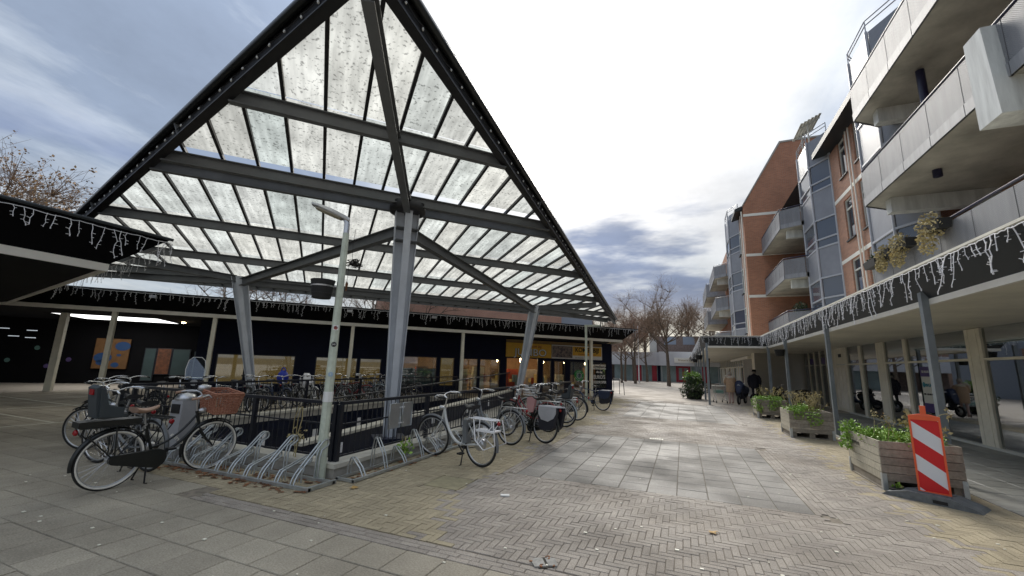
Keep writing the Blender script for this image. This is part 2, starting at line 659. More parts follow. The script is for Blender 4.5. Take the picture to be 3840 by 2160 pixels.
mb.quad((3.75, 23.2, -.012), (40, 23.2, -.012), (40, 130, -.012), (3.75, 130, -.012))
pav = mb.build('pavement', 'far_paving', kind='structure')
mb = MB()
mb.quad((-16, 130, -.012), (3.75, 130, -.012), (3.75, 600, -.012), (-16, 600, -.012))
mb.build('road', 'far_paving', kind='structure')

def top_block(w, d, h, ch):
    """a paving piece: upright sides, chamfered rim, flat top at z=0"""
    mb = MB()
    x, y = w / 2, d / 2
    vs = [(-x, -y, -h), (x, -y, -h), (x, y, -h), (-x, y, -h), (-x, -y, -ch), (x, -y, -ch), (x, y, -ch), (-x, y, -ch),
          (-x + ch, -y + ch, 0), (x - ch, -y + ch, 0), (x - ch, y - ch, 0), (-x + ch, y - ch, 0)]
    fs = [(8, 9, 10, 11)] + [(i, (i + 1) % 4, (i + 1) % 4 + 4, i + 4) for i in range(4)] + [(i + 4, (i + 1) % 4 + 4, (i + 1) % 4 + 8, i + 8) for i in range(4)]
    return mb.add(vs, fs)
def low_block(mb, cx, cy, w, d, z, h=.03):
    x, y = w / 2, d / 2
    t = [z + rnd.uniform(-.0012, .0012) for _ in range(4)]
    vs = [(cx - x, cy - y, -h), (cx + x, cy - y, -h), (cx + x, cy + y, -h), (cx - x, cy + y, -h), (cx - x, cy - y, t[0]), (cx + x, cy - y, t[1]), (cx + x, cy + y, t[2]), (cx - x, cy + y, t[3])]
    mb.add(vs, [(4, 5, 6, 7)] + [(i, (i + 1) % 4, (i + 1) % 4 + 4, i + 4) for i in range(4)])
PATCH = [(-2.40, 1.36, 6.16, 10.62), (-2.04, 1.56, 15.2, 22.4)]
BX0 = -7.25
def in_pit(x, y, e=.0):
    return PX0 - e < x < PX1 + e and PY0 - e < y < PY1 + e
def in_patch(x, y, e=0):
    return any(a - e < x < b + e and c - e < y < d + e for a, b, c, d in PATCH)
def pieces(name, items, bw, parent, key, mname, ch, seen, label_none=None):
    """items: (cx, cy, w, d).  The 300 that show largest become parts, the rest one stuff part."""
    vis = [i for i in items if seen(i)]
    vis.sort(key=key)
    near = vis[:300]
    ns = set(map(id, near))
    me = {}
    for it in near:
        cx, cy, w, d = it
        k = (round(w, 3), round(d, 3))
        if k not in me:
            me[k] = top_block(w, d, .032, ch).mesh(name, mname)
        o = place(name, me[k], parent, (cx, cy, rnd.uniform(-.0015, .0015)))
        o.rotation_euler = (rnd.uniform(-.006, .006), rnd.uniform(-.006, .006), rnd.uniform(-.008, .008))
    mb = MB()
    for it in items:
        if id(it) not in ns:
            low_block(mb, *it[:2], it[2] - .001, it[3] - .001, rnd.uniform(-.002, .002))
    if mb.v:
        mb.build('far_' + name + '_field', mname, parent, kind='stuff')
def in_view(it):
    p = Vector((it[0], it[1], -1.6))
    z = p.dot(fwd)
    return z > .3 and abs(p.dot(rt) / z) < 1.30 and p.dot(dn) / z < .75
bricks, tans = [], []
a = .068
NB = 3
def trim(x0, x1, y0, y1, box, inside):
    """cut a brick at a boundary, as a paviour would"""
    bx0, bx1, by0, by1 = box
    if inside:
        return max(x0, bx0), min(x1, bx1), max(y0, by0), min(y1, by1)
    if x1 <= bx0 or x0 >= bx1 or y1 <= by0 or y0 >= by1:
        return x0, x1, y0, y1
    c = [(x0, min(x1, bx0), y0, y1), (max(x0, bx1), x1, y0, y1), (x0, x1, y0, min(y1, by0)), (x0, x1, max(y0, by1), y1)]
    return max(c, key=lambda q: max(0, q[1] - q[0]) * max(0, q[3] - q[2]))
for r in range(int(3.0 / a), int(24.2 / a)):
    for c in range(int(-8 / a), int(3.9 / a)):
        d = (c - r) % (2 * NB)
        if d == 0:
            q = (c * a, (c + NB) * a, r * a, (r + 1) * a)
        elif d == NB:
            q = (c * a, (c + 1) * a, (r - NB + 1) * a, (r + 1) * a)
        else:
            continue
        q = trim(*q, (-7.2, 3.72, 3.53, 24.0), True)
        for bx in ((-20, -4.49, 4.60, 40), (-20, -5.31, 0, 3.70)) + tuple((u0 - .21, u1 + .21, v0 - .21, v1 + .21) for u0, u1, v0, v1 in PATCH) + ((-3.29, -2.76, 5.01, 5.55),):
            q = trim(*q, bx, False)
        w_, h_ = q[1] - q[0] - .0045, q[3] - q[2] - .0045
        if w_ < .02 or h_ < .02:
            continue
        x, y = (q[0] + q[1]) / 2, (q[2] + q[3]) / 2
        it = (x, y, w_, h_)
        lim = -2.6 + .35 * math.sin(y * 2.1) + rnd.uniform(-.25, .25)
        (tans if (x < lim or x > 2.5 + rnd.uniform(-.3, .3)) else bricks).append(it)
# straight rows of bricks that edge the slab fields
for k_ in range(3):
    y = 3.347 + k_ * .068
    x = -5.3 + .07 * (k_ % 2)
    while x < 3.5:
        bricks.append((x + .1, y, .196, .0635))
        x += .2
for (x0, x1, y0, y1) in PATCH:
    for k_ in range(3):
        e_ = .036 + k_ * .068
        for yy in (y0 - e_, y1 + e_):
            x = x0 - .20 + .07 * (k_ % 2)
            while x < x1 + .01:
                bricks.append((x + .1, yy, .196, .0635))
                x += .2
        for xx in (x0 - e_, x1 + e_):
            y = y0 + .003 + .07 * (k_ % 2)
            while y < y1 - .2:
                bricks.append((xx, y + .1, .0635, .196))
                y += .2
pieces('brick', bricks, .1, pav, lambda i: i[0] ** 2 + i[1] ** 2, 'paver_brick', .004, in_view)
mb = MB()
for it in tans:
    low_block(mb, *it[:2], it[2] - .001, it[3] - .001, rnd.uniform(-.002, .002))
mb.build('tan_brick_field', 'paver_tan', pav, kind='stuff')
# slabs, laid in rows with staggered cross joints
slabs = []
s = .388
j = 0
y = 3.31 - 13 * s
while y < 11.6:
    x = -24 + (s / 2 if j % 2 else 0) + rnd.uniform(-.01, .01)
    lim = 3.6 if y + s < 3.33 else (BX0 if y < 4.2 else PX0 - .25)
    if 3.29 <= y < 3.69:
        lim = -5.3
    while x + s < lim:
        slabs.append((x + s / 2, y + s / 2, s - .009, s - .009))
        x += s
    j += 1
    y += s
    if 3.30 < y < 3.32 + s and j:
        pass
pieces('slab', slabs, s, pav, lambda i: i[0] ** 2 + i[1] ** 2, 'slab_grey', .005, in_view)
tiles = []
for (x0, x1, y0, y1), q in zip(PATCH, (.374, .6)):
    nx, ny = round((x1 - x0) / q), round((y1 - y0) / q)
    dx, dy = (x1 - x0) / nx, (y1 - y0) / ny
    for i in range(nx):
        for k in range(ny):
            tiles.append((x0 + (i + .5) * dx, y0 + (k + .5) * dy, dx - .008, dy - .008))
pieces('tile', tiles, .37, pav, lambda i: i[0] ** 2 + i[1] ** 2, 'slab_wet', .004, in_view)
walk = []
y, j = -1.4, 0
while y < 23.1:
    x = 3.74
    while x < 6.5:
        walk.append((x + .25, y + .25, .492, .492))
        x += .5
    y += .5
mat('walk_slab', (.30, .30, .275), .7, c2=(.22, .22, .20), vs=6, isl=.14, bump=.3, bs=100, coords='World', rvar=.2)
pieces('walk_slab', walk, .5, pav, lambda i: i[0] ** 2 + i[1] ** 2, 'walk_slab', .005, in_view)
mb = MB()
mb.box(-3.28, -2.77, 5.02, 5.54, -.03, .001)
mat('yellow_concrete', (.30, .265, .165), .85, var=.2, vs=8, bump=.3)
mb.build('cover_slab', 'yellow_concrete', pav)
# white lines let into the slabs by the passage
mat('white_line', (.62, .60, .50), .8, var=.2, vs=6)
for (x0, x1, y0, y1) in ((-27, -13.3, 6.92, 6.98), (-20, -13.3, 5.08, 5.14), (-13.33, -13.26, 4.1, 8.2), (-17.3, -17.23, 4.4, 9.2)):
    mb = MB()
    mb.box(x0, x1, y0, y1, -.01, .004)
    mb.build('white_line', 'white_line', pav)
mat('joint_sand', (.215, .185, .145), .95, var=.35, vs=9, coords='World')
mb = MB()
sheet_with_hole(mb, -24, 3.74, -1.7, 24.0, -.009)
mb.build('joint_sand', 'joint_sand', pav, kind='stuff')
# drain grate, broken cover at the bottom edge
mb = MB()
mb.box(-.80, -.50, 10.70, 10.84, -.02, .004)
mb.cur = 1
for i in range(5):
    mb.box(-.76 + i * .05, -.735 + i * .05, 10.735, 10.805, .002, .0065)
tag(mb.build('drain_grate', ['cream_trim', 'dark_steel']), 'small pale slotted drain grate at the far edge of the slab patch', 'drain')
mat('puddle_metal', (.20, .21, .20), .30, var=.35, vs=14, bump=.3, bs=50)
cov = thing('drain_cover', 'broken pale drain cover with dark gaps at the bottom edge', 'drain', (-1.12, 3.62, 0), R(34))
cov.scale = (.72, .72, 1)
for q in ([(-.16, -.10), (-.03, -.11), (-.02, .09), (-.10, .11), (-.17, .04)], [(.0, -.10), (.10, -.12), (.13, .05), (.05, .12), (.01, .09)]):
    MB().prism(q, -.02, .012).build('cover_fragment', 'cover_grey', cov)
MB().prism([(-.12, -.13), (.06, -.12), (.12, .12), (-.02, .13), (-.14, .05)], -.02, .0035).build('cover_hollow', 'joint_soil', cov)
for k_ in range(7):
    MB().cbox((rnd.uniform(-.18, .15), rnd.uniform(-.14, .14), .012), (.035, .02, .008), rnd.uniform(0, 3)).build('leaf_scrap', 'leaf_dry', cov)

# ---------------------------------------------------------------- sunken ramp, kerb, railings
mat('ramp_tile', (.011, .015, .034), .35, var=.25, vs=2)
pit = thing('cycle_ramp', 'sunken concrete ramp with dark blue tiled walls behind railings', 'ramp')
mb = MB()
mb.box(PX0 - .2, PX0, PY0 - .2, PY1, -3.2, -.05)
mb.box(PX0, PX1, PY0 - .2, PY0, -3.2, -.05)
mb.box(PX1, PX1 + .2, PY0 - .2, PY1, -3.2, -.05)
mb.box(PX0 - .2, PX1 + .2, PY1, PY1 + .2, -3.2, -.05)
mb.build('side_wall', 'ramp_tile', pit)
mb = MB()                      # tile courses on the far wall as thin raised ribs
for k in range(16):
    mb.box(PX0 + .002, PX0 + .008, PY0, PY1, -3.1 + k * .2, -3.1 + k * .2 + .012)
for k in range(66):
    mb.box(PX0 + .002, PX0 + .009, PY0 + k * .2, PY0 + k * .2 + .012, -3.1, -.06)
mb.build('tile_joints', 'navy_steel', pit, kind='stuff')
def ramp(mb, x0, x1, y0, z0, y1, z1, t=.2):
    mb.hexa([(x0, y0, z0 - t), (x1, y0, z0 - t), (x1, y1, z1 - t), (x0, y1, z1 - t), (x0, y0, z0), (x1, y0, z0), (x1, y1, z1), (x0, y1, z1)])
mb = MB()
ramp(mb, -7.3, PX1, 6.6, -.62, 18.0, -.02)
ramp(mb, PX0, PX1, PY0, -.62, 6.6, -.62)
mb.build('upper_ramp', 'concrete', pit)
mb = MB()
ramp(mb, PX0, -7.5, 6.6, -.62, 18.0, -2.2)
mb.build('lower_ramp', 'concrete', pit)
mb = MB()
ramp(mb, -7.5, -7.3, 6.6, -.15, 18.0, .45, 2.4)
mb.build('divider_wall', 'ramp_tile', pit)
mb = MB()
ramp(mb, -7.56, -7.24, 6.55, -.09, 18.05, .51, .06)
mb.build('coping', 'concrete_light', pit)
for (y, z) in ((6.4, -.55), (7.9, -.5), (9.6, -.6), (11.4, -.45), (13.2, -.4), (14.6, -.5)):
    mb = MB()
    mb.box(PX0 + .005, PX0 + .03, y, y + .16, z - .2, z + .16)
    mb.build('wall_plate', 'white_wire', pit)
for (y, z) in ((7.6, -.36), (9.4, -.26), (11.4, -.14), (13.6, -.02), (15.4, .08)):
    mb = MB()
    mb.box(-7.298, -7.27, y, y + .12, z - .1, z + .12)
    mb.build('wall_plate', 'white_wire', pit)
kerb = thing('ramp_kerb', 'low concrete kerb with pale coping around the sunken ramp', 'kerb')
mb = MB()
mb.box(PX1 - .12, PX1 + .10, PY0 - .10, PY1, -.04, .125)
mb.box(PX0 - .2, PX1 - .12, PY0 - .10, PY0 + .12, -.04, .125)
mb.box(PX0 - .2, PX0 + .02, PY0 + .12, PY1, -.04, .125)
mb.build('kerb_base', 'concrete', kerb)
def coping(x0, x1, y0, y1):
    mb = MB()
    mb.box(x0, x1, y0, y1, .125, .185)
    mb.build('coping_stone', 'concrete_light', kerb)
y = PY0 - .13
while y < PY1 - .1:
    coping(PX1 - .15, PX1 + .13, y, min(PY1, y + 1.49))
    y += 1.5
x = PX1 - .155
while x > PX0:
    coping(max(PX0 - .2, x - 1.49), x, PY0 - .13, PY0 + .15)
    x -= 1.5
y = PY0 + .16
while y < PY1 - .1:
    coping(PX0 - .23, PX0 + .05, y, min(PY1, y + 1.49))
    y += 1.5
def railing(label, pts, posts, top=.985, base=.18, step=.112, mid=.30):
    t = thing('railing', label, 'railing', group='railings around the sunken ramp')
    bar = MB().tube([(0, 0, 0), (0, 0, 1)], .0075, 5).mesh('bar', 'navy_steel')
    for (a0, b0) in zip(pts, pts[1:]):
        a0, b0 = Vector(a0), Vector(b0)
        L_ = (b0 - a0).length
        d = (b0 - a0) / L_
        za, zb = a0.z, b0.z
        mb = MB().beam(a0 + Vector((0, 0, top)), b0 + Vector((0, 0, top)), .07, .045)
        mb.build('top_rail', 'navy_steel', t)
        for h in (base + .07, top - mid):
            MB().beam(a0 + Vector((0, 0, h)), b0 + Vector((0, 0, h)), .03, .02).build('lower_rail', 'navy_steel', t)
        n = int(L_ / step)
        for i in range(1, n):
            p = a0 + d * (i * L_ / n)
            o = place('bar', bar, t, (p.x, p.y, p.z + base + .07))
            o.scale = (1, 1, top - base - .08)
        k = max(1, round(L_ / posts))
        for i in range(k + 1):
            p = a0 + d * (L_ * i / k)
            MB().box(p.x - .03, p.x + .03, p.y - .03, p.y + .03, p.z + base - .0, p.z + top - .022).build('post', 'navy_steel', t)
    return t
railing('dark railing on the ramp kerb nearest the paved street', [(PX1, PY0 + .02, 0), (PX1, PY1, 0)], 2.2)
railing('dark railing on the ramp kerb behind the looped cycle stands', [(PX1 - .07, PY0, 0), (PX0 + .5, PY0, 0)], 1.9)
railing('dark railing along the far side of the ramp before parked bikes', [(PX0 - .1, PY0 + .08, 0), (PX0 - .1, PY1, 0)], 2.4)
t = thing('ramp_handrail', 'sloping dark handrail on the dividing wall of the sunken ramp', 'handrail')
MB().tube([(-7.4, 6.7, .70), (-7.4, 17.9, 1.28)], .022, 6).build('rail', 'navy_steel', t)
for k in range(7):
    y = 6.8 + k * 1.8
    z = -.09 + (y - 6.55) * .6 / 11.5
    MB().tube([(-7.4, y, z), (-7.4, y, z + .76)], .014, 5).build('post', 'navy_steel', t)
# back of a notice board hung on the street-side railing
t = thing('notice_board', 'back of a grey metal notice board hung on the railing', 'sign')
mb = MB()
for (y0, y1) in ((5.84, 6.13), (6.19, 6.46)):
    mb.box(PX1 + .03, PX1 + .05, y0, y1, .50, .90)
mb.build('panel', 'alu', t)
mb = MB()
for (y0, y1) in ((5.84, 6.13), (6.19, 6.46)):
    mb.tube([(PX1 + .055, y0, .50), (PX1 + .055, y1, .50), (PX1 + .055, y1, .90), (PX1 + .055, y0, .90)], .012, 5, closed=True)
mb.build('rim', 'galv', t)
mb = MB()
mb.box(PX1 + .026, PX1 + .06, 6.10, 6.24, .56, .58)
mb.box(PX1 + .026, PX1 + .06, 6.10, 6.24, .82, .84)
mb.build('bracket', 'white_wire', t)
mat('blue_grey_panel', (.25, .29, .35), .6)

# ---------------------------------------------------------------- cycle stands
def loop_stand(x, h, xo=0):
    """a sloping wheel loop: two parallel galvanised tubes, joined"""
    mb = MB()
    for dx in (-.028, .028):
        p = [(x + dx, 4.10, .04), (x + dx, 4.12, .10)]
        p += [(x + dx, 4.16 + .35 * k / 6, .16 + (h - .18) * k / 6) for k in range(7)]
        p += [(x + dx, 4.56 + .05 * math.cos(q), h - .05 + .05 * math.sin(q)) for q in (1.8, 1.2, .5, -.2, -.9, -1.5)]
        p += [(x + dx, 4.50, h - .13), (x + dx, 4.475, h - .22), (x + dx, 4.47, .05)]
        mb.tube(p, .0125, 6)
        mb.tube([(x + dx, 4.21, .04), (x + dx, 4.21, .235 + (h - .45) * .1)], .009, 6)
    return mb
t = thing('cycle_stand', 'galvanised cycle stand with sloping wheel loops beside the lamp post', 'cycle stand')
mb = MB()
for y in (4.085, 4.47):
    mb.box(-7.25, -4.30, y - .02, y + .02, .004, .042)
mb.box(-4.34, -4.30, 4.06, 4.52, .004, .05)
mb.box(-7.25, -7.21, 4.06, 4.52, .004, .05)
mb.build('base_frame', 'galv', t)
for k in range(5):
    loop_stand(-4.62 - k * .59, .52).build('wheel_loop', 'galv', t)
    loop_stand(-4.90 - k * .59, .28).build('wheel_loop', 'galv', t)
t = thing('cycle_stand', 'low galvanised cycle stand running along the street side railing', 'cycle stand')
mb = MB()
for x in (-4.40, -4.12):
    mb.box(x - .018, x + .018, 4.62, 15.2, .01, .045)
for y in (4.62, 7.2, 7.3, 9.9, 10.0, 12.6, 15.16):
    mb.box(-4.42, -4.10, y, y + .04, .008, .04)
mb.build('base_frame', 'galv', t)
for k in range(22):
    y = 4.85 + k * .47
    h = .46 if k % 2 else .26
    mb = MB()
    for dy in (-.03, .03):
        mb.tube([(-4.13, y + dy, .03), (-4.20, y + dy, h * .55), (-4.33, y + dy, h), (-4.37, y + dy, h - .01), (-4.40, y + dy, h * .6), (-4.41, y + dy, .03)], .0105, 6)
    mb.beam((-4.365, y - .03, h), (-4.365, y + .03, h), .017, .017)
    mb.build('wheel_loop', 'galv', t)
# ---------------------------------------------------------------- glass roof on three steel columns
roof_glass()
AZ = R(46.5)
gr = thing('glass_roof', 'triangular sloping glass roof on tapered grey steel columns over the ramp', 'canopy', (0, 0, 0), AZ)
UA, UB = 3.84, 20.0
def zp(u):
    return 6.02 - (u - UA) * .0928
def wr(u):
    return (u - UA) * .985
def wl(u):
    return -(u - UA) * .624
rows = [(UA + .05, 6.97), (6.99, 9.24), (9.86, 12.71), (12.73, 15.65), (15.67, 18.17), (18.19, UB + .05)]
PT = .615
k0 = -.41
for (ua, ub) in rows:
    for k in range(-18, 28):
        w0 = k0 + k * PT + .012
        w1 = w0 + PT - .024
        poly = [(w0, ua), (w1, ua), (w1, ub), (w0, ub)]
        poly = clip(poly, -1, .985, -UA * .985 - .18)
        poly = clip(poly, 1, .624, -UA * .624 - .18) if poly else poly
        if len(poly) < 3:
            continue
        ar = abs(sum(poly[i][0] * poly[i - 1][1] - poly[i - 1][0] * poly[i][1] for i in range(len(poly)))) / 2
        if ar < .03:
            continue
        cx = sum(p[0] for p in poly) / len(poly)
        cy = sum(p[1] for p in poly) / len(poly)
        zz = zp(cy)
        MB().quad(*[(x - cx, y - cy, zp(y) - zz) for x, y in poly]).build('roof_pane', 'roof_glass', gr, (cx, cy, zz + .02))
for k in range(-17, 27):
    w = k0 + k * PT
    u0 = UA + (w / .985 if w > 0 else -w / .624) + .22
    if u0 > UB - .3:
        continue
    mb = MB().beam((w, u0, zp(u0) - .03), (w, UB, zp(UB) - .03), .055, .07)
    mb.build('glazing_bar', 'dark_steel', gr)
def purlin(u, w0=None, w1=None, h=.23, dz=.19, wd=.12):
    a, b = (wl(u) + .22 if w0 is None else w0), (wr(u) - .22 if w1 is None else w1)
    MB().ibeam((a, u, zp(u) - dz), (b, u, zp(u) - dz), wd, h).build('cross_beam', 'roof_steel', gr)
for u in (6.98, 9.32, 9.80, 12.72, 15.66, 18.18):
    purlin(u)
purlin(UB - .05, h=.20, dz=.03, wd=.16)
# edge beams with gutter pipe
def edge(a, b, sgn, nm):
    ax, ay = a
    bx, by = b
    A3, B3 = Vector((ax, ay, zp(ay))), Vector((bx, by, zp(by)))
    d = (B3 - A3).normalized()
    o = Vector((d.y, -d.x, 0)).normalized() * sgn
    mb = MB()
    dz = Vector((0, 0, 1))
    mb.beam(A3 - o * .13 - dz * .10, B3 - o * .13 - dz * .10, .04, .28)
    mb.beam(A3 - o * .15 - dz * .25, B3 - o * .15 - dz * .25, .15, .025)
    mb.beam(A3 + dz * .06 - o * .10, B3 + dz * .06 - o * .10, .20, .025)
    mb.build('edge_beam', 'dark_steel', gr)
    MB().tube([A3 - o * .045 + dz * .02, B3 - o * .045 + dz * .02], .06, 10).build('gutter', 'black_paint', gr)
    for q in (.28, .55, .8):
        p = A3.lerp(B3, q)
        MB().slab([p - o * .10 - dz * .23, p - o * .10 + dz * .03, p - o * .0 + dz * .03], d * .02).build('stiffener', 'roof_steel', gr)
    return A3, B3, o, d
EL_ = edge((0, UA), (wl(UB), UB), -1, 'l')
ER_ = edge((0, UA), (wr(UB), UB), 1, 'r')
# festoon bulbs along both edges
mat('bulb_glass', (.55, .55, .52), .15, spec=.7)
bulb = MB().lathe([(.012, 0), (.016, -.03), (.028, -.055), (.034, -.085), (.026, -.115), (.004, -.13)], 8).mesh('bulb', 'bulb_glass')
sock = MB().lathe([(.017, .012), (.019, -.032), (.015, -.034)], 7).mesh('socket', 'black_rubber')
for (A3, B3, o, d), nm, n in ((EL_, 'left', 52), (ER_, 'right', 62)):
    t = thing('festoon_lights', 'string of small round bulbs along the roof edge ' + ('towards the low black canopy' if nm == 'left' else 'facing the open street and brick flats'), 'string lights', (0, 0, 0), AZ, 'bulb strings on the glass roof')
    a0 = A3 - o * .08 + Vector((0, 0, -.10))
    b0 = B3 - o * .08 + Vector((0, 0, -.10))
    mb = MB()
    pts = []
    for i in range(n * 3 + 1):
        p = a0.lerp(b0, i / (n * 3))
        p.z -= .0 if i % 3 == 0 else .03
        pts.append(p)
    mb.tube(pts, .006, 4).build('cable', 'black_rubber', t)
    for i in range(n):
        p = a0.lerp(b0, (i + .0) / n)
        b_ = place('bulb', bulb, t, p)
        b_.rotation_euler = (rnd.uniform(-.3, .3), rnd.uniform(-.3, .3), 0)
        b_.scale = (.5, .5, .5)
        place('socket', sock, b_, (0, 0, 0))
# columns: tapered, cross-shaped in plan
def column(name, base, top, w0, w1):
    """cross-shaped steel column, narrow at the foot"""
    b0, t0 = Vector(base), Vector(top)
    mb = MB()
    def plate(dirv, a0, a1, th):
        dirv = Vector(dirv)
        n = Vector((-dirv.y, dirv.x, 0)) * th / 2
        q0, q1 = dirv * a0, dirv * a1
        mb.hexa([b0 - q0 - n, b0 + q0 - n, b0 + q0 + n, b0 - q0 + n, t0 - q1 - n, t0 + q1 - n, t0 + q1 + n, t0 - q1 + n])
    def flange(dirv, a0, a1, hw0, hw1, th):
        dirv = Vector(dirv)
        n = Vector((-dirv.y, dirv.x, 0))
        e = dirv * th / 2
        p0, p1 = b0 + dirv * a0, t0 + dirv * a1
        mb.hexa([p0 - n * hw0 - e, p0 + n * hw0 - e, p0 + n * hw0 + e, p0 - n * hw0 + e, p1 - n * hw1 - e, p1 + n * hw1 - e, p1 + n * hw1 + e, p1 - n * hw1 + e])
    for dv in ((1, 0, 0), (0, 1, 0)):
        plate(dv, w0, w1, .022)
    for dv in ((1, 0, 0), (-1, 0, 0), (0, 1, 0), (0, -1, 0)):
        flange(dv, w0, w1, .062, .085, .022)
    return mb.build(name, 'steel_paint', gr)
CW, CU = 1.45, 9.55
LW, LU, RW, RU = -3.0, 16.85, 8.75, 17.0
column('column', (CW, CU, -.62), (CW, CU, 5.22), .10, .27)
column('column', (LW + .95, LU, 0), (LW, LU, 4.35), .10, .24)
column('column', (RW - .80, RU, 0), (RW, RU, 4.35), .10, .24)
MB().box(CW - .34, CW + .34, CU - .34, CU + .34, -1.25, .02).build('column_footing', 'ramp_tile', gr)
MB().lathe([(.36, 5.08), (.42, 5.10), (.42, 5.30), (.36, 5.32)], 24, (CW, CU, 0)).build('column_drum', 'dark_steel', gr)
for z in (4.35, 4.65):
    MB().box(CW - .25, CW + .25, CU - .25, CU + .25, z, z + .018).build('stiffener_plate', 'roof_steel', gr)
def strut(a, b, w=.17, h=.24):
    MB().ibeam(a, b, w, h).build('strut', 'roof_steel', gr)
strut((CW - .2, CU + .2, 4.64), (LW + .12, LU - .2, 4.16), .18, .26)
strut((CW + .2, CU + .2, 4.64), (RW - .12, RU - .2, 4.16), .18, .26)
strut((CW, CU - .1, 5.12), (.03, UA + .5, 5.72), .15, .26)
strut((RW + .1, RU + .1, 4.22), (wr(UB) - .9, UB - .25, 4.38), .14, .22)
strut((LW - .1, LU + .1, 4.22), (wl(UB) + .9, UB - .25, 4.38), .14, .22)
strut((LW - .1, LU, 4.30), (wl(15.4) + .3, 15.4, 4.45), .14, .22)
strut((RW + .1, RU, 4.30), (wr(15.4) - .3, 15.4, 4.45), .14, .22)
strut((LW + .2, LU + .05, 4.2), (RW - .2, RU + .05, 4.2), .14, .22)
MB().tube([(wr(UB) - 1.3, UB - .1, 4.4), (wr(UB) - 1.3, UB - .1, 3.95)], .03, 6).build('stub_post', 'dark_steel', gr)
# cable bundle left dangling under the strut
t = thing('cable_bundle', 'tangle of dark cable hanging under the glass roof beside the lamp head', 'cable')
P0 = Vector((-6.27, 6.45, 3.60))
mb = MB()
for k in range(9):
    pts = [P0 + Vector((rnd.uniform(-.13, .13), rnd.uniform(-.13, .13), rnd.uniform(-.09, .09))) for _ in range(9)]
    mb.tube(pts, .009, 4)
mb.build('coil', 'black_rubber', t)
MB().tube([P0 + Vector((-.05, 0, .05)), P0 + Vector((-.08, 0, .42)), P0 + Vector((-.05, 0, .75))], .004, 4).build('wire', 'black_rubber', t)
MB().tube([P0 + Vector((-.13, 0, -.05)), P0 + Vector((-.14, 0, -.40))], .004, 4).build('wire', 'black_rubber', t)
MB().lathe([(.006, 0), (.03, -.05), (.02, -.16), (.012, -.2)], 7, P0 + Vector((-.14, 0, -.38))).build('dead_leaf', 'leaf_dry', t)

# ---------------------------------------------------------------- icicle lights
def strand_mesh(seed, length):
    r = random.Random(seed)
    mb = MB()
    p = [Vector((0, 0, 0))]
    n = max(3, int(length / .07))
    for i in range(n):
        p.append(p[-1] + Vector((r.uniform(-.022, .022), r.uniform(-.015, .015), -length / n)))
    mb.tube(p, .0042, 4)
    for q in p[1:]:
        for s_ in (1,):
            a = r.uniform(0, 6.28)
            e = q + Vector((math.cos(a) * .045, math.sin(a) * .02, r.uniform(-.01, .02)))
            mb.tube([q, e], .0045, 4)
    e = p[-1]
    mb.tube([e, e + Vector((0, 0, -.03))], .006, 4)
    return mb.mesh('strand', 'white_wire')
STR = [strand_mesh(i, .16 + .045 * (i % 9)) for i in range(18)]
def icicles(label, a, b, step, sc=1.0, parent=None, seed=1):
    r = random.Random(seed)
    t = thing('icicle_lights', label, 'string lights', group='icicle lights on the canopies')
    a, b = Vector(a), Vector(b)
    n = int((b - a).length / step)
    mb = MB()
    pts = []
    for i in range(n * 2 + 1):
        p = a.lerp(b, i / (2 * n))
        p.z += r.uniform(-.02, .004)
        pts.append(p)
    mb.tube(pts, .007, 4).build('cable', 'white_wire', t)
    ang = math.atan2(b.y - a.y, b.x - a.x)
    i = 0
    while i < n:
        p = a.lerp(b, (i + r.uniform(-.3, .3)) / n)
        o = place('strand', STR[r.randrange(18)], t, p, ang + r.choice((0, math.pi)))
        q = sc * r.uniform(.75, 1.15)
        o.scale = (q * 1.3, q * 1.3, q)
        o.rotation_euler[0] = r.uniform(-.08, .08)
        o.rotation_euler[1] = r.uniform(-.14, .14)
        i += r.choice((.55, .7, .8, 1, 1, 1.2, 1.9))
    return t
# ---------------------------------------------------------------- supermarket building (turned 45 degrees)
R45 = R(45)
mat('banner_yellow', (.80, .47, .06), .5, var=.08, vs=3)
mat('banner_tan', (.30, .20, .09), .6, var=.15)
mat('white_print', (.80, .80, .78), .5)
mat('black_print', (.01, .01, .012), .5)
mat('red_print', (.35, .03, .02), .5)
mat('green_print', (.02, .30, .07), .4)
mat('warm_lamp', (.9, .8, .6), .5, emit=((1, .70, .38), 16.0))
mat('strip_dim', (.5, .5, .5), .5, emit=((.8, .9, 1), .25))
mat('sky_panel', (.9, .9, .9), .5, emit=((1, 1, .98), 1.2))
mat('wood_floor', (.20, .13, .08), .5, var=.2)
mat('warm_wall', (.30, .19, .11), .7, var=.2)
mat('shelf_red', (.36, .07, .04), .6, var=.3)
mat('shelf_brown', (.22, .12, .06), .6, var=.3)
mat('shelf_white', (.55, .50, .42), .6, var=.2)
mat('blind_ochre', (.30, .195, .07), .75, var=.45, vs=1.6, emit=((.50, .30, .085), .10))  # faint emission stands in for shop light coming through from behind
mat('frost', (.17, .26, .26), .35, var=.15, vs=1)
mat('posterblue', (.008, .045, .14), .6)
mat('posterorange', (.13, .06, .016), .7, var=.2)
glass_mat('shop_glass', (.85, .90, .88), .10)
glass_mat('dark_glass', (.50, .57, .55), .30)
st = thing('supermarket', 'long dark supermarket with slanted black roof edge and yellow banners', 'building', (0, 0, 0), R45)
SU, FU, ZT = 20.7, 20.05, 4.0
WU = 23.2                                          # wall line
mb = MB()                                          # roof slab with slanted fascia, cut at the far end
WLEFT, WRIGHT = -16.0, 15.95
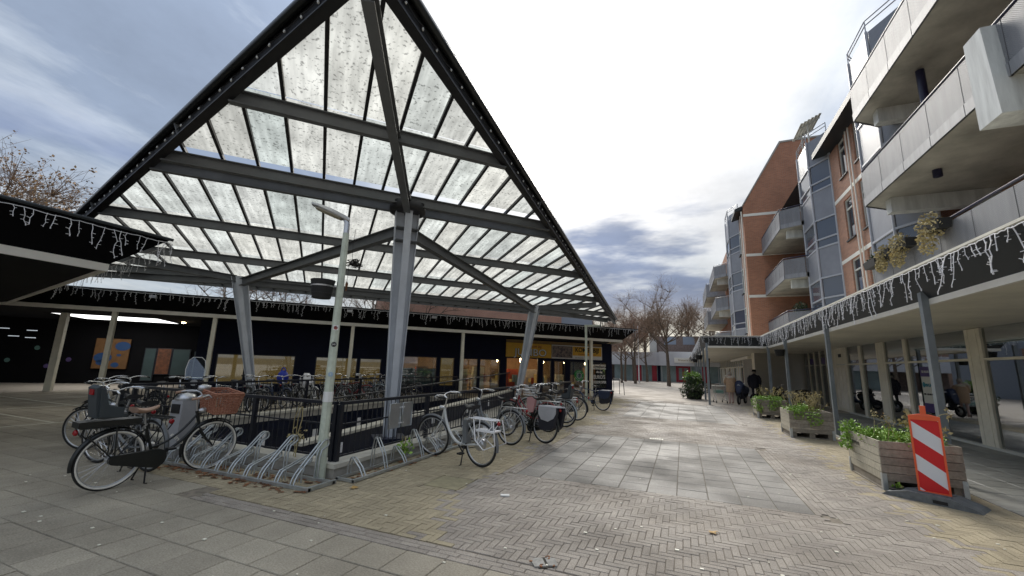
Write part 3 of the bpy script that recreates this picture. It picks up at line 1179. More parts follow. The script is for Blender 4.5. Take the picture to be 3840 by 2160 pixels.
def roofedge(mb, w0, w1, w1t):
    mb.hexa([(w0, SU, 3.34), (w1, SU, 3.34), (w1 + 3.2, SU + 7.5, 3.34), (w0, SU + 30, 3.34), (w0, FU, ZT - .04), (w1t, FU, ZT - .04), (w1t + 3.4, SU + 7.5, ZT - .04), (w0, SU + 30, ZT - .04)])
roofedge(mb, WLEFT, WRIGHT, WRIGHT + .62)
mb.build('fascia', 'black_fascia', st)
mb = MB().hexa([(WLEFT, FU - .05, ZT - .04), (WRIGHT + .68, FU - .05, ZT - .04), (WRIGHT + 4.2, SU + 7.5, ZT - .04), (WLEFT, SU + 30, ZT - .04), (WLEFT, FU - .05, ZT), (WRIGHT + .68, FU - .05, ZT), (WRIGHT + 4.2, SU + 7.5, ZT), (WLEFT, SU + 30, ZT)])
mb.build('roof_trim', 'slate_fascia', st)
mb = MB().box(WLEFT, WRIGHT, SU - .012, SU + .06, 3.195, 3.345)
mb.hexa([(WRIGHT - .06, SU + .06, 3.195), (WRIGHT, SU + .06, 3.195), (WRIGHT + 3.1, SU + 7.4, 3.195), (WRIGHT + 3.04, SU + 7.4, 3.195), (WRIGHT - .06, SU + .06, 3.345), (WRIGHT, SU + .06, 3.345), (WRIGHT + 3.1, SU + 7.4, 3.345), (WRIGHT + 3.04, SU + 7.4, 3.345)])
mb.build('white_edge_strip', 'cream_paint', st)
mb = MB()                                          # soffit with the rooflight opening left free
sk = (-12.1, -8.0, 24.3, 28.0)
xs, ys = [WLEFT, sk[0], sk[1], WRIGHT], [SU + .06, sk[2], sk[3], SU + 16]
for i in range(3):
    for j in range(3):
        if i == 1 and j == 1:
            continue
        mb.quad((xs[i], ys[j], 3.25), (xs[i], ys[j + 1], 3.25), (xs[i + 1], ys[j + 1], 3.25), (xs[i + 1], ys[j], 3.25))
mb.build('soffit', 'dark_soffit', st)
MB().box(sk[0], sk[1], sk[2], sk[3], 3.30, 3.33).build('rooflight', 'sky_panel', st)
# walls: the shop front, and the passage further back on the left
mb = MB()
def wall_with(mb, w0, w1, u, z0, z1, holes, th=.18):
    """wall along w with rectangular openings (w0,w1,z0,z1)"""
    xs = sorted({w0, w1} | {h[0] for h in holes} | {h[1] for h in holes})
    for a, b in zip(xs, xs[1:]):
        hs = sorted((h[2], h[3]) for h in holes if h[0] <= a + 1e-6 and h[1] >= b - 1e-6)
        z = z0
        for p, q in hs:
            if p > z + 1e-4:
                mb.box(a, b, u, u + th, z, p)
            z = q
        if z < z1 - 1e-4:
            mb.box(a, b, u, u + th, z, z1)
holes = []
fronts = [(-5.2, -4.0, .35, 1.75), (-3.9, -1.9, .35, 1.75), (-1.0, 1.0, .35, 1.75), (1.1, 2.2, .35, 1.75), (3.0, 5.2, .35, 1.95), (5.35, 6.2, .35, 1.95), (6.6, 7.6, .05, 1.95), (7.7, 9.0, .05, 1.95)]
entry = [(9.35, 11.55, .03, 2.12), (11.8, 12.45, .03, 2.0), (12.6, 13.45, .03, 2.0), (13.75, 15.1, .03, 2.0), (15.45, 16.55, .35, 2.0)]
wall_with(mb, -6.0, 17.0, WU, 0, 3.25, fronts + entry)
mb.box(16.82, 17.0, WU + .18, WU + 9, 0, 3.25)
mb.build('front_wall', 'navy_wall', st)
mb = MB().box(-6.0, -5.82, WU + .18, 29, 0, 3.25)
pas = [(-9.2, -8.75, .35, 2.0), (-8.65, -8.0, .35, 2.0), (-7.9, -7.0, .35, 2.0)]
mb.box(-26, -6.0, 29.0, 29.2, 0, 3.25)
mb.build('passage_wall', 'black_fascia', st)
def pane(name, w0, w1, u, z0, z1, m, parent=st):
    return MB().box(w0, w1, u, u + .01, z0, z1).build(name, m, parent)
for i, (w0, w1, z0, z1) in enumerate(fronts):
    f = MB()
    for q in ((w0, w0 + .05, z0, z1), (w1 - .05, w1, z0, z1), (w0 + .05, w1 - .05, z0, z0 + .05), (w0 + .05, w1 - .05, z1 - .05, z1)):
        f.box(q[0], q[1], WU + .03, WU + .09, q[2], q[3])
    fo = f.build('window', 'navy_steel', st)
    pane('glass', w0 + .05, w1 - .05, WU + .05, z0 + .05, z1 - .05, 'shop_glass', fo)
    if i < 4 or i == 5:
        pane('blind', w0 + .05, w1 - .05, WU + .13, z0 + .05, z1 - .05, 'blind_ochre', fo)
    elif i == 4:
        pane('frosted_film', w0 + .05, w1 - .05, WU + .11, z0 + .05, z0 + .95, 'frost', fo)
for i, (w0, w1, z0, z1) in enumerate(entry):
    f = MB()
    for q in ((w0, w0 + .07, z0, z1), (w1 - .07, w1, z0, z1), (w0 + .07, w1 - .07, z1 - .07, z1)):
        f.box(q[0], q[1], WU + .03, WU + .09, q[2], q[3])
    fo = f.build('door' if i in (0, 1, 2) else 'window', 'navy_steel', st)
    if i:
        pane('glass', w0 + .07, w1 - .07, WU + .05, z0, z1 - .07, 'shop_glass', fo)
# warm interior behind the glass
mb = MB()
mb.box(-5.8, 16.8, 29.5, 29.6, 0, 3.2)
mb.box(-5.8, -5.7, WU + .3, 29.5, 0, 3.2)
mb.build('interior_wall', 'warm_wall', st)
MB().quad((-5.8, WU + .1, .01), (16.8, WU + .1, .01), (16.8, 29.5, .01), (-5.8, 29.5, .01)).build('interior_floor', 'wood_floor', st)
for k in range(16):
    w = 3.1 + k * .85
    MB().box(w, w + .6, 24.35 + (k % 3) * 1.1, 24.50 + (k % 3) * 1.1, 2.45, 2.52).build('ceiling_light', 'warm_lamp', st)
for k in range(5):
    w = 9.2 + k * 1.6
    MB().lathe([(.02, 0), (.05, -.1), (.05, -.35), (.02, -.4)], 8, (w, 24.3, 2.2)).build('pendant_light', 'warm_lamp', st)
rs = random.Random(3)
for k in range(12):
    w = 3.2 + k * 1.15
    h = rs.uniform(.9, 1.7)
    shf = MB().box(w, w + rs.uniform(.6, 1.0), 24.6, 25.0, .02, h).build('shelf_unit', rs.choice(['shelf_red', 'shelf_brown', 'shelf_white', 'shelf_brown']), st)
    for q in range(4):
        MB().box(w + .05 + q * .2, w + .2 + q * .2, 24.5, 24.6, .3 + rs.uniform(0, .3), .6 + rs.uniform(0, .5)).build('goods', rs.choice(['shelf_red', 'shelf_white', 'blind_ochre', 'frost']), shf)
# steel posts under the roof edge
def shop_post(w, u, r=.075):
    MB().box(w - r, w + r, u - r, u + r, .01, 3.2).build('post', 'cream_trim', st)
for w in (-8.2, -4.9, .55, 5.93, 13.78):
    shop_post(w, SU + .12)
shop_post(-10.7, 23.1, .11)
# banners above the entrance
bn = MB().box(9.3, 12.35, WU - .10, WU - .02, 2.13, 2.98).build('banner', 'banner_yellow', st)
UP = (R(90), 0, 0)
text('lettering', 'kom bij', .26, 'red_print', bn, (11.25, WU - .105, 2.80), UP, shear=.3)
text('lettering', 'JUMBO', .60, 'black_print', bn, (10.93, WU - .108, 2.40), UP, sx=1.16, off=.022)
text('lettering', 'JUMBO', .60, 'white_print', bn, (10.93, WU - .118, 2.41), UP, sx=1.16, off=.004)
bn = MB().box(12.40, 16.15, WU - .09, WU - .02, 2.13, 2.98).build('banner', 'white_print', st)
MB().box(13.9, 16.10, WU - .10, WU - .091, 2.36, 2.93).build('yellow_field', 'banner_yellow', bn)
mat('crowd_print', (.03, .03, .07), .6, c2=(.42, .34, .28), vs=7)
MB().box(12.42, 13.88, WU - .10, WU - .091, 2.20, 2.93).build('photo_field', 'crowd_print', bn)
text('lettering', 'KOM ERBIJ!', .40, 'black_print', bn, (15.0, WU - .105, 2.72), UP, sx=.92, off=.012)
text('lettering', 'Je boodschappen elke dag anders', .10, 'red_print', bn, (15.0, WU - .105, 2.46), UP)
text('lettering', 'jumbo.com/vacatures', .075, 'black_print', bn, (14.4, WU - .096, 2.22), UP)
MB().box(9.3, 16.15, WU - .06, WU - .02, 3.0, 3.17).build('banner_rail', 'banner_tan', st)
# lettering on the end window, green badge by the door
for s_, z, sz in (('Bij JUMBO BEN JE', 1.78, .17), ('BOODSCHAPPEN', 1.58, .165), ('elke dag', 1.36, .17), ("EURO'S", 1.03, .34), ('GOEDKOPER', .70, .22)):
    text('window_lettering', s_, sz, 'white_print', st, (16.0, WU + .02, z), UP, off=.006, sx=.82)
bd = MB().lathe([(.36, 0), (.36, .012)], 24, (14.45, WU + .005, 1.10), ax=Matrix.Rotation(R(90), 3, 'X')).build('round_badge', 'green_print', st)
MB().lathe([(.19, 0), (.19, .006)], 20, (14.45, WU - .008, 1.10), ax=Matrix.Rotation(R(90), 3, 'X')).build('badge_ring', 'white_print', bd)
MB().lathe([(.165, 0), (.165, .005)], 20, (14.45, WU - .016, 1.10), ax=Matrix.Rotation(R(90), 3, 'X')).build('badge_centre', 'frost', bd)
text('lettering', '7', .30, 'black_print', bd, (14.45, WU - .026, 1.10), UP, off=.008)
for i, ch in enumerate('JUMBO\'S'):
    a_ = R(150 - i * 20)
    text('lettering', ch, .10, 'white_print', bd, (14.45 + .275 * math.cos(a_), WU - .012, 1.10 + .275 * math.sin(a_)), (R(90), R(90) - a_, 0))
for i, ch in enumerate('GARANTIES'):
    a_ = R(205 + i * 16)
    text('lettering', ch, .085, 'white_print', bd, (14.45 + .275 * math.cos(a_), WU - .012, 1.10 + .275 * math.sin(a_)), (R(90), -R(90) - a_, 0))
# abstract orange and blue wall panel, windows of the passage, round stickers
pn = MB().box(-11.9, -10.45, 28.86, 28.92, .78, 2.36).build('painted_panel', 'posterorange', st)
for (cx, cz, rx, rz_) in ((-11.5, 1.35, .38, .26), (-10.75, 1.98, .33, .24), (-10.95, .98, .17, .13), (-10.85, 1.5, .10, .07), (-11.55, 1.1, .2, .15)):
    MB().lathe([(1, 0), (1, .006)], 14, (cx, 28.855, cz), sx=rx, sy=rz_, ax=Matrix.Rotation(R(90), 3, 'X')).build('blue_patch', 'posterblue', pn)
mat('poster_warm', (.13, .045, .018), .5, var=.5, vs=6)
mat('frost_dim', (.035, .06, .062), .35, var=.25, vs=1)  # darker copy of frost, the passage shade put into its colour
for i, (w0, w1, z0, z1) in enumerate(((-9.75, -9.3, .2, 1.9), (-9.2, -8.6, .55, 1.92), (-8.5, -7.75, .5, 1.9), (-7.5, -6.75, .5, 1.8), (-6.65, -6.1, .5, 1.75))):
    f = MB().box(w0 - .04, w1 + .04, 28.9, 28.96, z0 - .04, z1 + .04).build('window', 'navy_steel', st)
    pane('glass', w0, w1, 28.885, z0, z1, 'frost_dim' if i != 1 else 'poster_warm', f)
mat('sticker_a', (.08, .17, .15), .5, var=.4, vs=8)
mat('sticker_b', (.08, .05, .16), .5, var=.4, vs=8)
for i, (w, z) in enumerate(((-14.2, 1.75), (-12.9, 1.20), (-15.2, 1.1), (-13.7, .85), (-13.5, 1.75))):
    MB().lathe([(.11, 0), (.11, .01)], 14, (w, 28.99, z), ax=Matrix.Rotation(R(90), 3, 'X')).build('round_sticker', 'sticker_a' if i % 2 == 0 else 'sticker_b', st)
for (w0, z) in ((-15.6, 2.55), (-15.0, 2.6), (-14.0, 2.55), (-15.4, 2.25), (-14.6, 2.25), (-14.0, 2.2)):
    MB().box(w0, w0 + .34, 27.5, 27.6, z, z + .03).build('strip_light', 'strip_dim', st)
MB().box(-7.4, -7.25, 25.5, 25.6, 3.2, 3.24).build('spot_light', 'warm_lamp', st)
for w in (-7.0, .2, 4.1):
    MB().box(w, w + .22, FU + .02, FU + .18, 3.78, 3.88).build('flood_light', 'alu', st)
c45 = math.sqrt(.5)
def W(w, u, z):
    return ((w - u) * c45, (w + u) * c45, z)
icicles('white icicle lights along the long black supermarket roof edge', W(-9.2, FU - .06, 3.93), W(WRIGHT + .6, FU - .06, 3.93), .155, .82, seed=5)

# low black canopy at the left, nearest the camera
lw = thing('black_canopy', 'low black canopy with white edge strip at the upper left', 'canopy')
top = [(-9.95, -9, ZT), (-9.95, 5.0, ZT), (-21.8, 7.35, ZT), (-40, 7.35, ZT), (-40, -9, ZT)]
bot = [(-10.55, -9, 3.34), (-10.55, 4.32, 3.34), (-21.8, 6.5, 3.34), (-40, 6.5, 3.34), (-40, -9, 3.34)]
mb = MB()
n_ = len(top)
mb.add(bot + top, [tuple(range(n_ - 1, -1, -1)), tuple(range(n_, 2 * n_))] + [(i, (i + 1) % n_, (i + 1) % n_ + n_, i + n_) for i in range(n_)])
mb.build('fascia', 'black_fascia', lw)
mb = MB()
def strip(mb, a, b, w=.05, z0=3.195, z1=3.345):
    a, b = Vector(a), Vector(b)
    d = (b - a).normalized()
    s_ = Vector((-d.y, d.x)) * w
    mb.hexa([(a.x, a.y, z0), (b.x, b.y, z0), (b.x + s_.x, b.y + s_.y, z0), (a.x + s_.x, a.y + s_.y, z0), (a.x, a.y, z1), (b.x, b.y, z1), (b.x + s_.x, b.y + s_.y, z1), (a.x + s_.x, a.y + s_.y, z1)])
strip(mb, (-10.54, -9), (-10.54, 4.33))
strip(mb, (-10.60, 4.332), (-21.8, 6.51))
mb.build('white_edge_strip', 'cream_paint', lw)
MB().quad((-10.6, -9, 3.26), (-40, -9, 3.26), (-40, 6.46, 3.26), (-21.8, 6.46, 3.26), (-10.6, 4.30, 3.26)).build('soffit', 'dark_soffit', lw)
MB().tube([(-9.93, -9, ZT), (-9.93, 5.02, ZT)], .035, 6).build('roof_trim', 'slate_fascia', lw)
for p in ((-13, 1.0), (-19, 3.5), (-13, -6)):
    MB().box(p[0] - .08, p[0] + .08, p[1] - .08, p[1] + .08, .005, 3.26).build('post', 'dark_steel', lw)
icicles('white icicle lights on the near edge of the black canopy, upper left', (-9.93, -1.5, 3.92), (-9.93, 5.0, 3.92), .17, 1.0, seed=8)
icicles('white icicle lights on the receding edge of the black canopy', (-9.95, 5.04, 3.92), (-20.5, 7.15, 3.92), .22, .9, seed=9)
# brick flats seen over the supermarket roof
brick_mat('far_brick', (.42, .20, .13), (.36, .17, .11), (.40, .33, .28))
fb = thing('brick_flats', 'pale red brick flats seen above the supermarket roof', 'building', (0, 0, 0), R45)
MB().box(4, 26, 46, 56, 0, 9.5).build('wall', 'far_brick', fb)
MB().box(26.01, 31, 46.5, 56, 0, 9.0).build('side_wing', 'blue_grey_panel', fb)
MB().box(3.9, 26.1, 45.9, 46, 6.1, 6.3).build('band', 'cream_paint', fb)
for w in (12.2, 16, 20.5, 23.5):
    f = MB().box(w, w + 1.5, 45.93, 45.99, 5.0, 5.95).build('window', 'cream_paint', fb)
    MB().box(w + .08, w + 1.42, 45.91, 45.93, 5.08, 5.87).build('glass', 'blue_grey_panel', f)
for w in (22.5,):
    b_ = MB().box(w, w + 3.2, 44.6, 45.9, 4.4, 4.6).build('balcony', 'concrete', fb)
    MB().box(w, w + 3.2, 44.55, 44.6, 4.4, 5.5).build('parapet', 'blue_grey_panel', b_)
dish = MB().lathe([(.02, .12), (.25, .05), (.40, 0)], 16, (4.9, 45.6, 6.9), ax=Matrix.Rotation(R(80), 3, 'X')).build('satellite_dish', 'cream_paint', fb)
# ---------------------------------------------------------------- arcade and flats on the right
BX = 6.77
brick_mat('flat_brick', (.50, .235, .14), (.36, .16, .10), (.40, .32, .25))
brick_mat('gable_brick', (.50, .21, .115), (.39, .16, .09), (.38, .27, .2))
mat('bay_grey', (.46, .475, .51), .35, var=.06, vs=2)
mat('bay_blue', (.26, .27, .30), .4, var=.10, vs=1.5, bump=.1, bs=90)
mat('balcony_panel', (.30, .305, .32), .5, var=.16, vs=3, stretch=(2, 2, .3))
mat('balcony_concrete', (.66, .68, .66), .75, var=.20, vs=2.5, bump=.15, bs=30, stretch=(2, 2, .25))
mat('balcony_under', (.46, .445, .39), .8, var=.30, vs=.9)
mat('window_white', (.62, .63, .58), .45)
mat('window_dark', (.015, .025, .04), .04, spec=1.0)
mat('window_sky', (.07, .09, .13), .06, spec=.8)
mat('dark_gutter', (.015, .018, .02), .5)
mat('navy_rail', (.012, .012, .045), .35)
mat('purple', (.045, .02, .16), .4)
# arcade canopy
CX, TX, ZS, ZF = 3.95, 3.66, 2.84, 3.40
ar = thing('arcade_canopy', 'slate grey arcade canopy on steel posts along the shopfronts', 'canopy')
JY, JX = 23.9, 1.22                                # where the canopy steps out towards the street
def edge_run(mb, bots, tops, z0, z1):
    for (a, b, c, d) in zip(bots, bots[1:], tops, tops[1:]):
        mb.add([(*a, z0), (*b, z0), (*d, z1), (*c, z1), (a[0], a[1], z1 - .3), (b[0], b[1], z1 - .3)], [(0, 1, 2, 3)])
bots = [(CX, -6), (CX, JY), (JX, JY), (JX, 70)]
tops = [(TX, -6), (TX, JY - .29), (JX - .29, JY - .29), (JX - .29, 70)]
mb = MB()
edge_run(mb, bots, tops, ZS + .10, ZF)
mb.build('fascia', 'slate_fascia', ar)
mb = MB()                                          # roof deck
mb.prism([(TX - .04, -6), (9, -6), (9, 70), (JX - .33, 70), (JX - .33, JY - .33), (TX - .04, JY - .33)], ZF, ZF + .035)
mb.build('roof_trim', 'cream_trim', ar)
mb = MB()
mb.prism([(TX + .05, -6), (9, -6), (9, 69.9), (JX - .2, 69.9), (JX - .2, JY - .2), (TX + .05, JY - .2)], ZF - .09, ZF - .002)
mb.build('roof_edge', 'dark_gutter', ar)
mb = MB()
mb.box(CX - .012, CX + .05, -6, JY, ZS, ZS + .10)
mb.box(JX + .05, CX + .05, JY - .012, JY + .05, ZS, ZS + .10)
mb.box(JX - .012, JX + .05, JY - .012, 70, ZS, ZS + .10)
mb.build('white_edge_strip', 'cream_paint', ar)
mb = MB()
mb.quad((CX + .05, -6, ZS + .04), (CX + .05, JY, ZS + .04), (9, JY, ZS + .04), (9, -6, ZS + .04))
mb.quad((JX + .05, JY + .05, ZS + .04), (JX + .05, 70, ZS + .04), (9, 70, ZS + .04), (9, JY + .05, ZS + .04))
mb.build('soffit', 'soffit_cream', ar)
for y in (-3, 4.0, 9.15, 14.45, 19.75, 23.5):
    if y == 23.5:
        continue
    c = MB().box(CX - .11, CX - .013, y - .055, y + .055, .005, ZS + .22)
    c.build('post', 'post_paint', ar)
MB().box(CX - .06, CX + .05, JY - .16, JY - .03, .005, ZS + .1).build('post', 'post_paint', ar)
for i, y in enumerate((23.2, 27.2, 31.5, 36, 41, 46)):
    MB().box(JX - .11, JX + .0 - .013, y - .055, y + .055, .005, ZS + .2).build('post', 'post_paint', ar)
icicles('white icicle lights along the near arcade canopy', (TX - .06, 4.2, ZF - .03), (TX - .06, JY - .3, ZF - .03), .118, 1.05, seed=21)
icicles('white icicle lights on the stepped front of the arcade canopy', (TX - .1, JY - .36, ZF - .03), (JX - .33, JY - .36, ZF - .03), .12, .95, seed=22)
icicles('dense white icicle lights on the far arcade canopy', (JX - .36, JY - .3, ZF - .03), (JX - .36, 50, ZF - .03), .20, 1.1, seed=23)
# hanging baskets and a sign arm on the posts
def basket(label, x, y, z, s=1.0):
    t = thing('hanging_basket', label, 'basket', (x, y, z), group='baskets fixed to posts')
    MB().lathe([(.13 * s, 0), (.15 * s, .02), (.19 * s, .24 * s), (.20 * s, .26 * s), (.17 * s, .26 * s)], 14).build('tub', 'black_rubber', t)
    for zz in (.09, .19):
        MB().lathe([((.155 + zz * .18) * s + .004, zz * s - .006), ((.155 + zz * .18) * s + .005, zz * s + .006)], 14).build('band', 'dark_steel', t)
basket('black tub on the arcade post nearest the corner step', CX - .28, 19.75, 2.32)
basket('black tub on the far arcade post behind the ivy bush', JX - .30, 27.2, 2.3)
basket('black tub on the arcade post under the far icicle lights', JX - .30, 36, 2.3)
# shopfronts at street level
sf = thing('shopfront', 'cream framed shopfront with large dark windows under the arcade', 'building')
ZH, ZTR = 2.86, 2.10
def mull(y0, y1, z0=.02, z1=ZH, x=BX, th=.10, name='mullion', m='cream_trim', par=sf):
    MB().box(x - .02, x + th, y0, y1, z0, z1).build(name, m, par)
segs = [(8.0, 13.66), (14.26, 17.38), (17.58, 19.0), (19.66, 21.12), (21.4, 22.78)]
bars = [(13.66, 14.26), (17.38, 17.58), (19.0, 19.66), (21.12, 21.4), (22.78, 23.06)]
for b_ in bars:
    if b_[1] - b_[0] < .4:
        mull(*b_)
        continue
    mull(b_[0], b_[0] + .13)
    mull(b_[1] - .13, b_[1])
    mull(b_[0] + .15, b_[1] - .15, name='infill_panel')
mull(15.80, 15.90)
mull(10.6, 10.75)
MB().box(BX - .05, BX + .10, 6, 23.05, -.02, .06).build('sill', 'window_white', sf)
for (a_, b_) in segs:
    MB().box(BX - .015, BX + .08, a_, b_, ZTR - .025, ZTR + .035).build('transom', 'cream_trim', sf)
    MB().box(BX + .03, BX + .04, a_, b_, .06, ZTR - .025).build('pane', 'dark_glass', sf)
    MB().box(BX + .03, BX + .04, a_, b_, ZTR + .035, ZH).build('pane', 'dark_glass', sf)
# panelled door bay, then more glazed bays up to the projecting block
MB().box(BX, BX + .06, 23.06, 24.6, .02, ZTR).build('panel_door', 'cream_trim', sf)
for k in range(3):
    MB().box(BX - .02, BX, 23.14 + k * .48, 23.52 + k * .48, .15, ZTR - .12).build('door_panel', 'cream_paint', sf)
MB().box(BX, BX + .06, 23.06, 24.6, ZTR + .03, ZH).build('upper_panel', 'cream_trim', sf)
MB().box(BX - .015, BX, 23.5, 23.85, 2.45, 2.6).build('vent', 'dark_steel', sf)
for k in range(5):
    y0 = 24.7 + k * 1.05
    mull(y0 - .08, y0)
    MB().box(BX + .03, BX + .04, y0, y0 + .97, .06, ZTR).build('pane', 'dark_glass', sf)
    MB().box(BX + .03, BX + .04, y0, y0 + .97, ZTR + .05, ZH).build('pane', 'dark_glass', sf)
    if k in (0, 1, 3):
        MB().box(BX + .0, BX + .02, y0 + .1, y0 + .8, 2.2, 2.5).build('window_sign', 'purple', sf)
mb = MB()                                          # room behind the glass
mb.box(11.5, 11.6, 5, 30.6, 0, 3)
mb.box(BX + .2, 11.5, 30.5, 30.6, 0, 3)
mb.box(BX + .2, 11.5, 5, 5.1, 0, 3)
mb.build('interior_wall', 'concrete', sf)
MB().quad((BX + .1, 5, .012), (11.5, 5, .012), (11.5, 30.5, .012), (BX + .1, 30.5, .012)).build('interior_floor', 'concrete', sf)
ps = MB().box(BX - .004, BX + .012, 16.12, 16.72, .62, 1.95).build('window_poster', 'window_white', sf)
MB().box(BX - .012, BX - .004, 16.12, 16.72, 1.66, 1.95).build('poster_band', 'purple', ps)
MB().box(BX - .012, BX - .004, 16.12, 16.72, .62, .88).build('poster_band', 'purple', ps)
RL = (R(90), 0, R(-90))
mat('teal_print', (.02, .22, .30), .5)
text('lettering', 'TE HUUR', .10, 'white_print', ps, (BX - .018, 16.42, 1.80), RL)
MB().lathe([(.08, 0), (.08, .004)], 12, (BX - .008, 16.60, 1.42), ax=Matrix.Rotation(R(-90), 3, 'Y')).build('logo_disc', 'teal_print', ps)
text('lettering', 'MVGM', .14, 'teal_print', ps, (BX - .012, 16.36, 1.40), RL)
text('lettering', '088 - 432 48 10', .075, 'black_print', ps, (BX - .012, 16.42, 1.14), RL)

# near block of flats
fl = thing('apartment_building', 'brick block of flats with grey bay windows and angled balconies above the arcade', 'building')
Z0 = ZF + .04
mb = MB()
holes = [(18.55, 19.25, 7.25, 9.2), (20.12, 20.98, 7.28, 9.05), (18.55, 19.25, 10.05, 11.75), (20.17, 20.95, 10.08, 11.75), (20.06, 20.95, 4.5, 6.42), (18.55, 19.25, 4.5, 6.42)]
def wall_y(mb, y0, y1, x, z0, z1, holes, th=.3):
    ys = sorted({y0, y1} | {h[0] for h in holes} | {h[1] for h in holes})
    for a, b in zip(ys, ys[1:]):
        hs = sorted((h[2], h[3]) for h in holes if h[0] <= a + 1e-6 and h[1] >= b - 1e-6)
        z = z0
        for p, q in hs:
            if p > z + 1e-4:
                mb.box(x, x + th, a, b, z, p)
            z = q
        if z < z1 - 1e-4:
            mb.box(x, x + th, a, b, z, z1)
wall_y(mb, 17.9, 22.05, BX, Z0, 11.75, holes)
mb.build('brick_wall', 'flat_brick', fl)
mb = MB()
mb.box(BX + 1.1, BX + 1.4, 4, 17.9, Z0, 11.75)
mb.box(BX + 1.1, BX + 1.4, 22.05, 30.8, Z0, 11.75)
mb.build('recessed_wall', 'flat_brick', fl)
def window(y0, y1, z0, z1, x, par, m='window_dark', sill=True, split=.75, name='window'):
    f = MB()
    for q in ((y0, y0 + .07, z0, z1), (y1 - .07, y1, z0, z1), (y0 + .07, y1 - .07, z0, z0 + .07), (y0 + .07, y1 - .07, z1 - .07, z1)):
        f.box(x + .06, x + .14, q[0], q[1], q[2], q[3])
    zs = z0 + (z1 - z0) * split
    f.box(x + .055, x + .13, y0 + .07, y1 - .07, zs - .03, zs + .03)
    fo = f.build(name, 'window_white', par)
    MB().box(x + .10, x + .11, y0 + .07, y1 - .07, z0 + .07, zs - .03).build('pane', m, fo)
    MB().box(x + .10, x + .11, y0 + .07, y1 - .07, zs + .03, z1 - .07).build('pane', m, fo)
    if sill:
        MB().box(x - .06, x + .055, y0 - .05, y1 + .05, z0 - .06, z0 - .004).build('sill', 'dark_gutter', fo)
for h in holes:
    window(*h, BX, fl)
for z in (6.52, 9.32):
    MB().box(BX - .012, BX + .02, 17.9, 22.05, z - .08, z + .08).build('white_band', 'cream_paint', fl)
for y in (19.45, 19.75):
    MB().tube([(BX - .06, y, Z0), (BX - .06, y, 11.7)], .03, 6).build('downpipe', 'cream_paint', fl)
MB().hexa([(6.15, 17.2, 11.72), (7.2, 17.2, 12.0), (7.2, 22.2, 12.0), (6.15, 22.2, 11.72), (6.15, 17.2, 11.98), (7.2, 17.2, 12.4), (7.2, 22.2, 12.4), (6.15, 22.2, 11.98)]).build('eaves', 'dark_gutter', fl)
mat('roof_tile', (.05, .05, .055), .7, var=.3, vs=5)
MB().hexa([(6.3, 4, 12.0), (7.2, 4, 12.0), (7.2, 30.8, 12.0), (6.3, 30.8, 12.0), (8.4, 4, 14.6), (9.5, 4, 14.6), (9.5, 30.8, 14.6), (8.4, 30.8, 14.6)]).build('pitched_roof', 'roof_tile', fl)
def bay(y_wall, y_knee, y_far, y_back, ztop, par, X=BX, XF=6.2, floors=(3.72, 6.52, 9.32), sky='window_sky'):
    """polygonal window bay: near chamfer, front, far chamfer"""
    pts = [(X, y_wall), (XF, y_knee), (XF, y_far), (X, y_back)]
    bb = MB()
    bb.prism([(X + .01, y_wall + .05), (XF + .09, y_knee + .04), (XF + .09, y_far - .04), (X + .01, y_back - .05)], Z0, ztop)
    bo = bb.build('bay_window', 'bay_grey', par)
    for (a, b) in zip(pts, pts[1:]):
        a3, b3 = Vector((*a, 0)), Vector((*b, 0))
        d = (b3 - a3)
        L_ = d.length
        d.normalize()
        nrm = Vector((-d.y, d.x, 0))
        if nrm.x > 0:
            nrm = -nrm
        def plate(z0, z1, m, nm, inset=.07, out=.0, th=.02):
            p, q = a3 + d * inset, b3 - d * inset
            o0, o1 = nrm * out, nrm * (out - th)
            MB().hexa([p + o1 + Vector((0, 0, z0)), q + o1 + Vector((0, 0, z0)), q + o0 + Vector((0, 0, z0)), p + o0 + Vector((0, 0, z0)), p + o1 + Vector((0, 0, z1)), q + o1 + Vector((0, 0, z1)), q + o0 + Vector((0, 0, z1)), p + o0 + Vector((0, 0, z1))]).build(nm, m, bo)
        for zf in (*floors, floors[-1] + 2.8):
            plate(zf - .40, min(zf + .98, ztop - .05), 'bay_blue', 'panel')
            if zf < floors[-1] + 1:
                plate(zf + 1.05, zf + 1.38, sky, 'pane', .09, -.02)
                plate(zf + 1.47, zf + 2.33, sky, 'pane', .09, -.02)
                for zz in (zf + .98, zf + 1.38, zf + 2.33):
                    plate(zz, zz + .07, 'bay_grey', 'rail', .02, .03, .08)
    for p in pts:
        MB().tube([(p[0], p[1], Z0), (p[0], p[1], ztop)], .05, 6).build('corner_mullion', 'bay_grey', bo)
    ring = [(x, y, ztop + .42) for x, y in pts]
    for h in (0, -.17):
        MB().tube([(x, y, z + h) for x, y, z in ring], .022, 5).build('roof_rail', 'bay_grey', bo)
    for x, y in pts:
        MB().tube([(x, y, ztop), (x, y, ztop + .42)], .018, 5).build('rail_post', 'bay_grey', bo)
    return bo
bay(22.0, 23.0, 24.8, 25.8, 13.05, fl)
bay(14.5, 15.55, 17.15, 17.95, 13.05, fl)
pg = thing('roof_pergola', 'pale slatted pergola on top of the grey bay window', 'pergola', (6.45, 23.4, 13.05))
for sy in (0, 1.1):
    MB().box(-.03, .03, sy - .03, sy + .03, 0, 1.25).build('post', 'concrete_light', pg)
    MB().beam((-.35, sy, 1.05), (.55, sy, 1.5), .05, .08).build('rafter', 'concrete_light', pg)
for k in range(6):
    MB().beam((-.3 + k * .16, -.35, 1.13 + k * .08), (-.3 + k * .16, 1.45, 1.13 + k * .08), .11, .03).build('slat', 'concrete_light', pg)
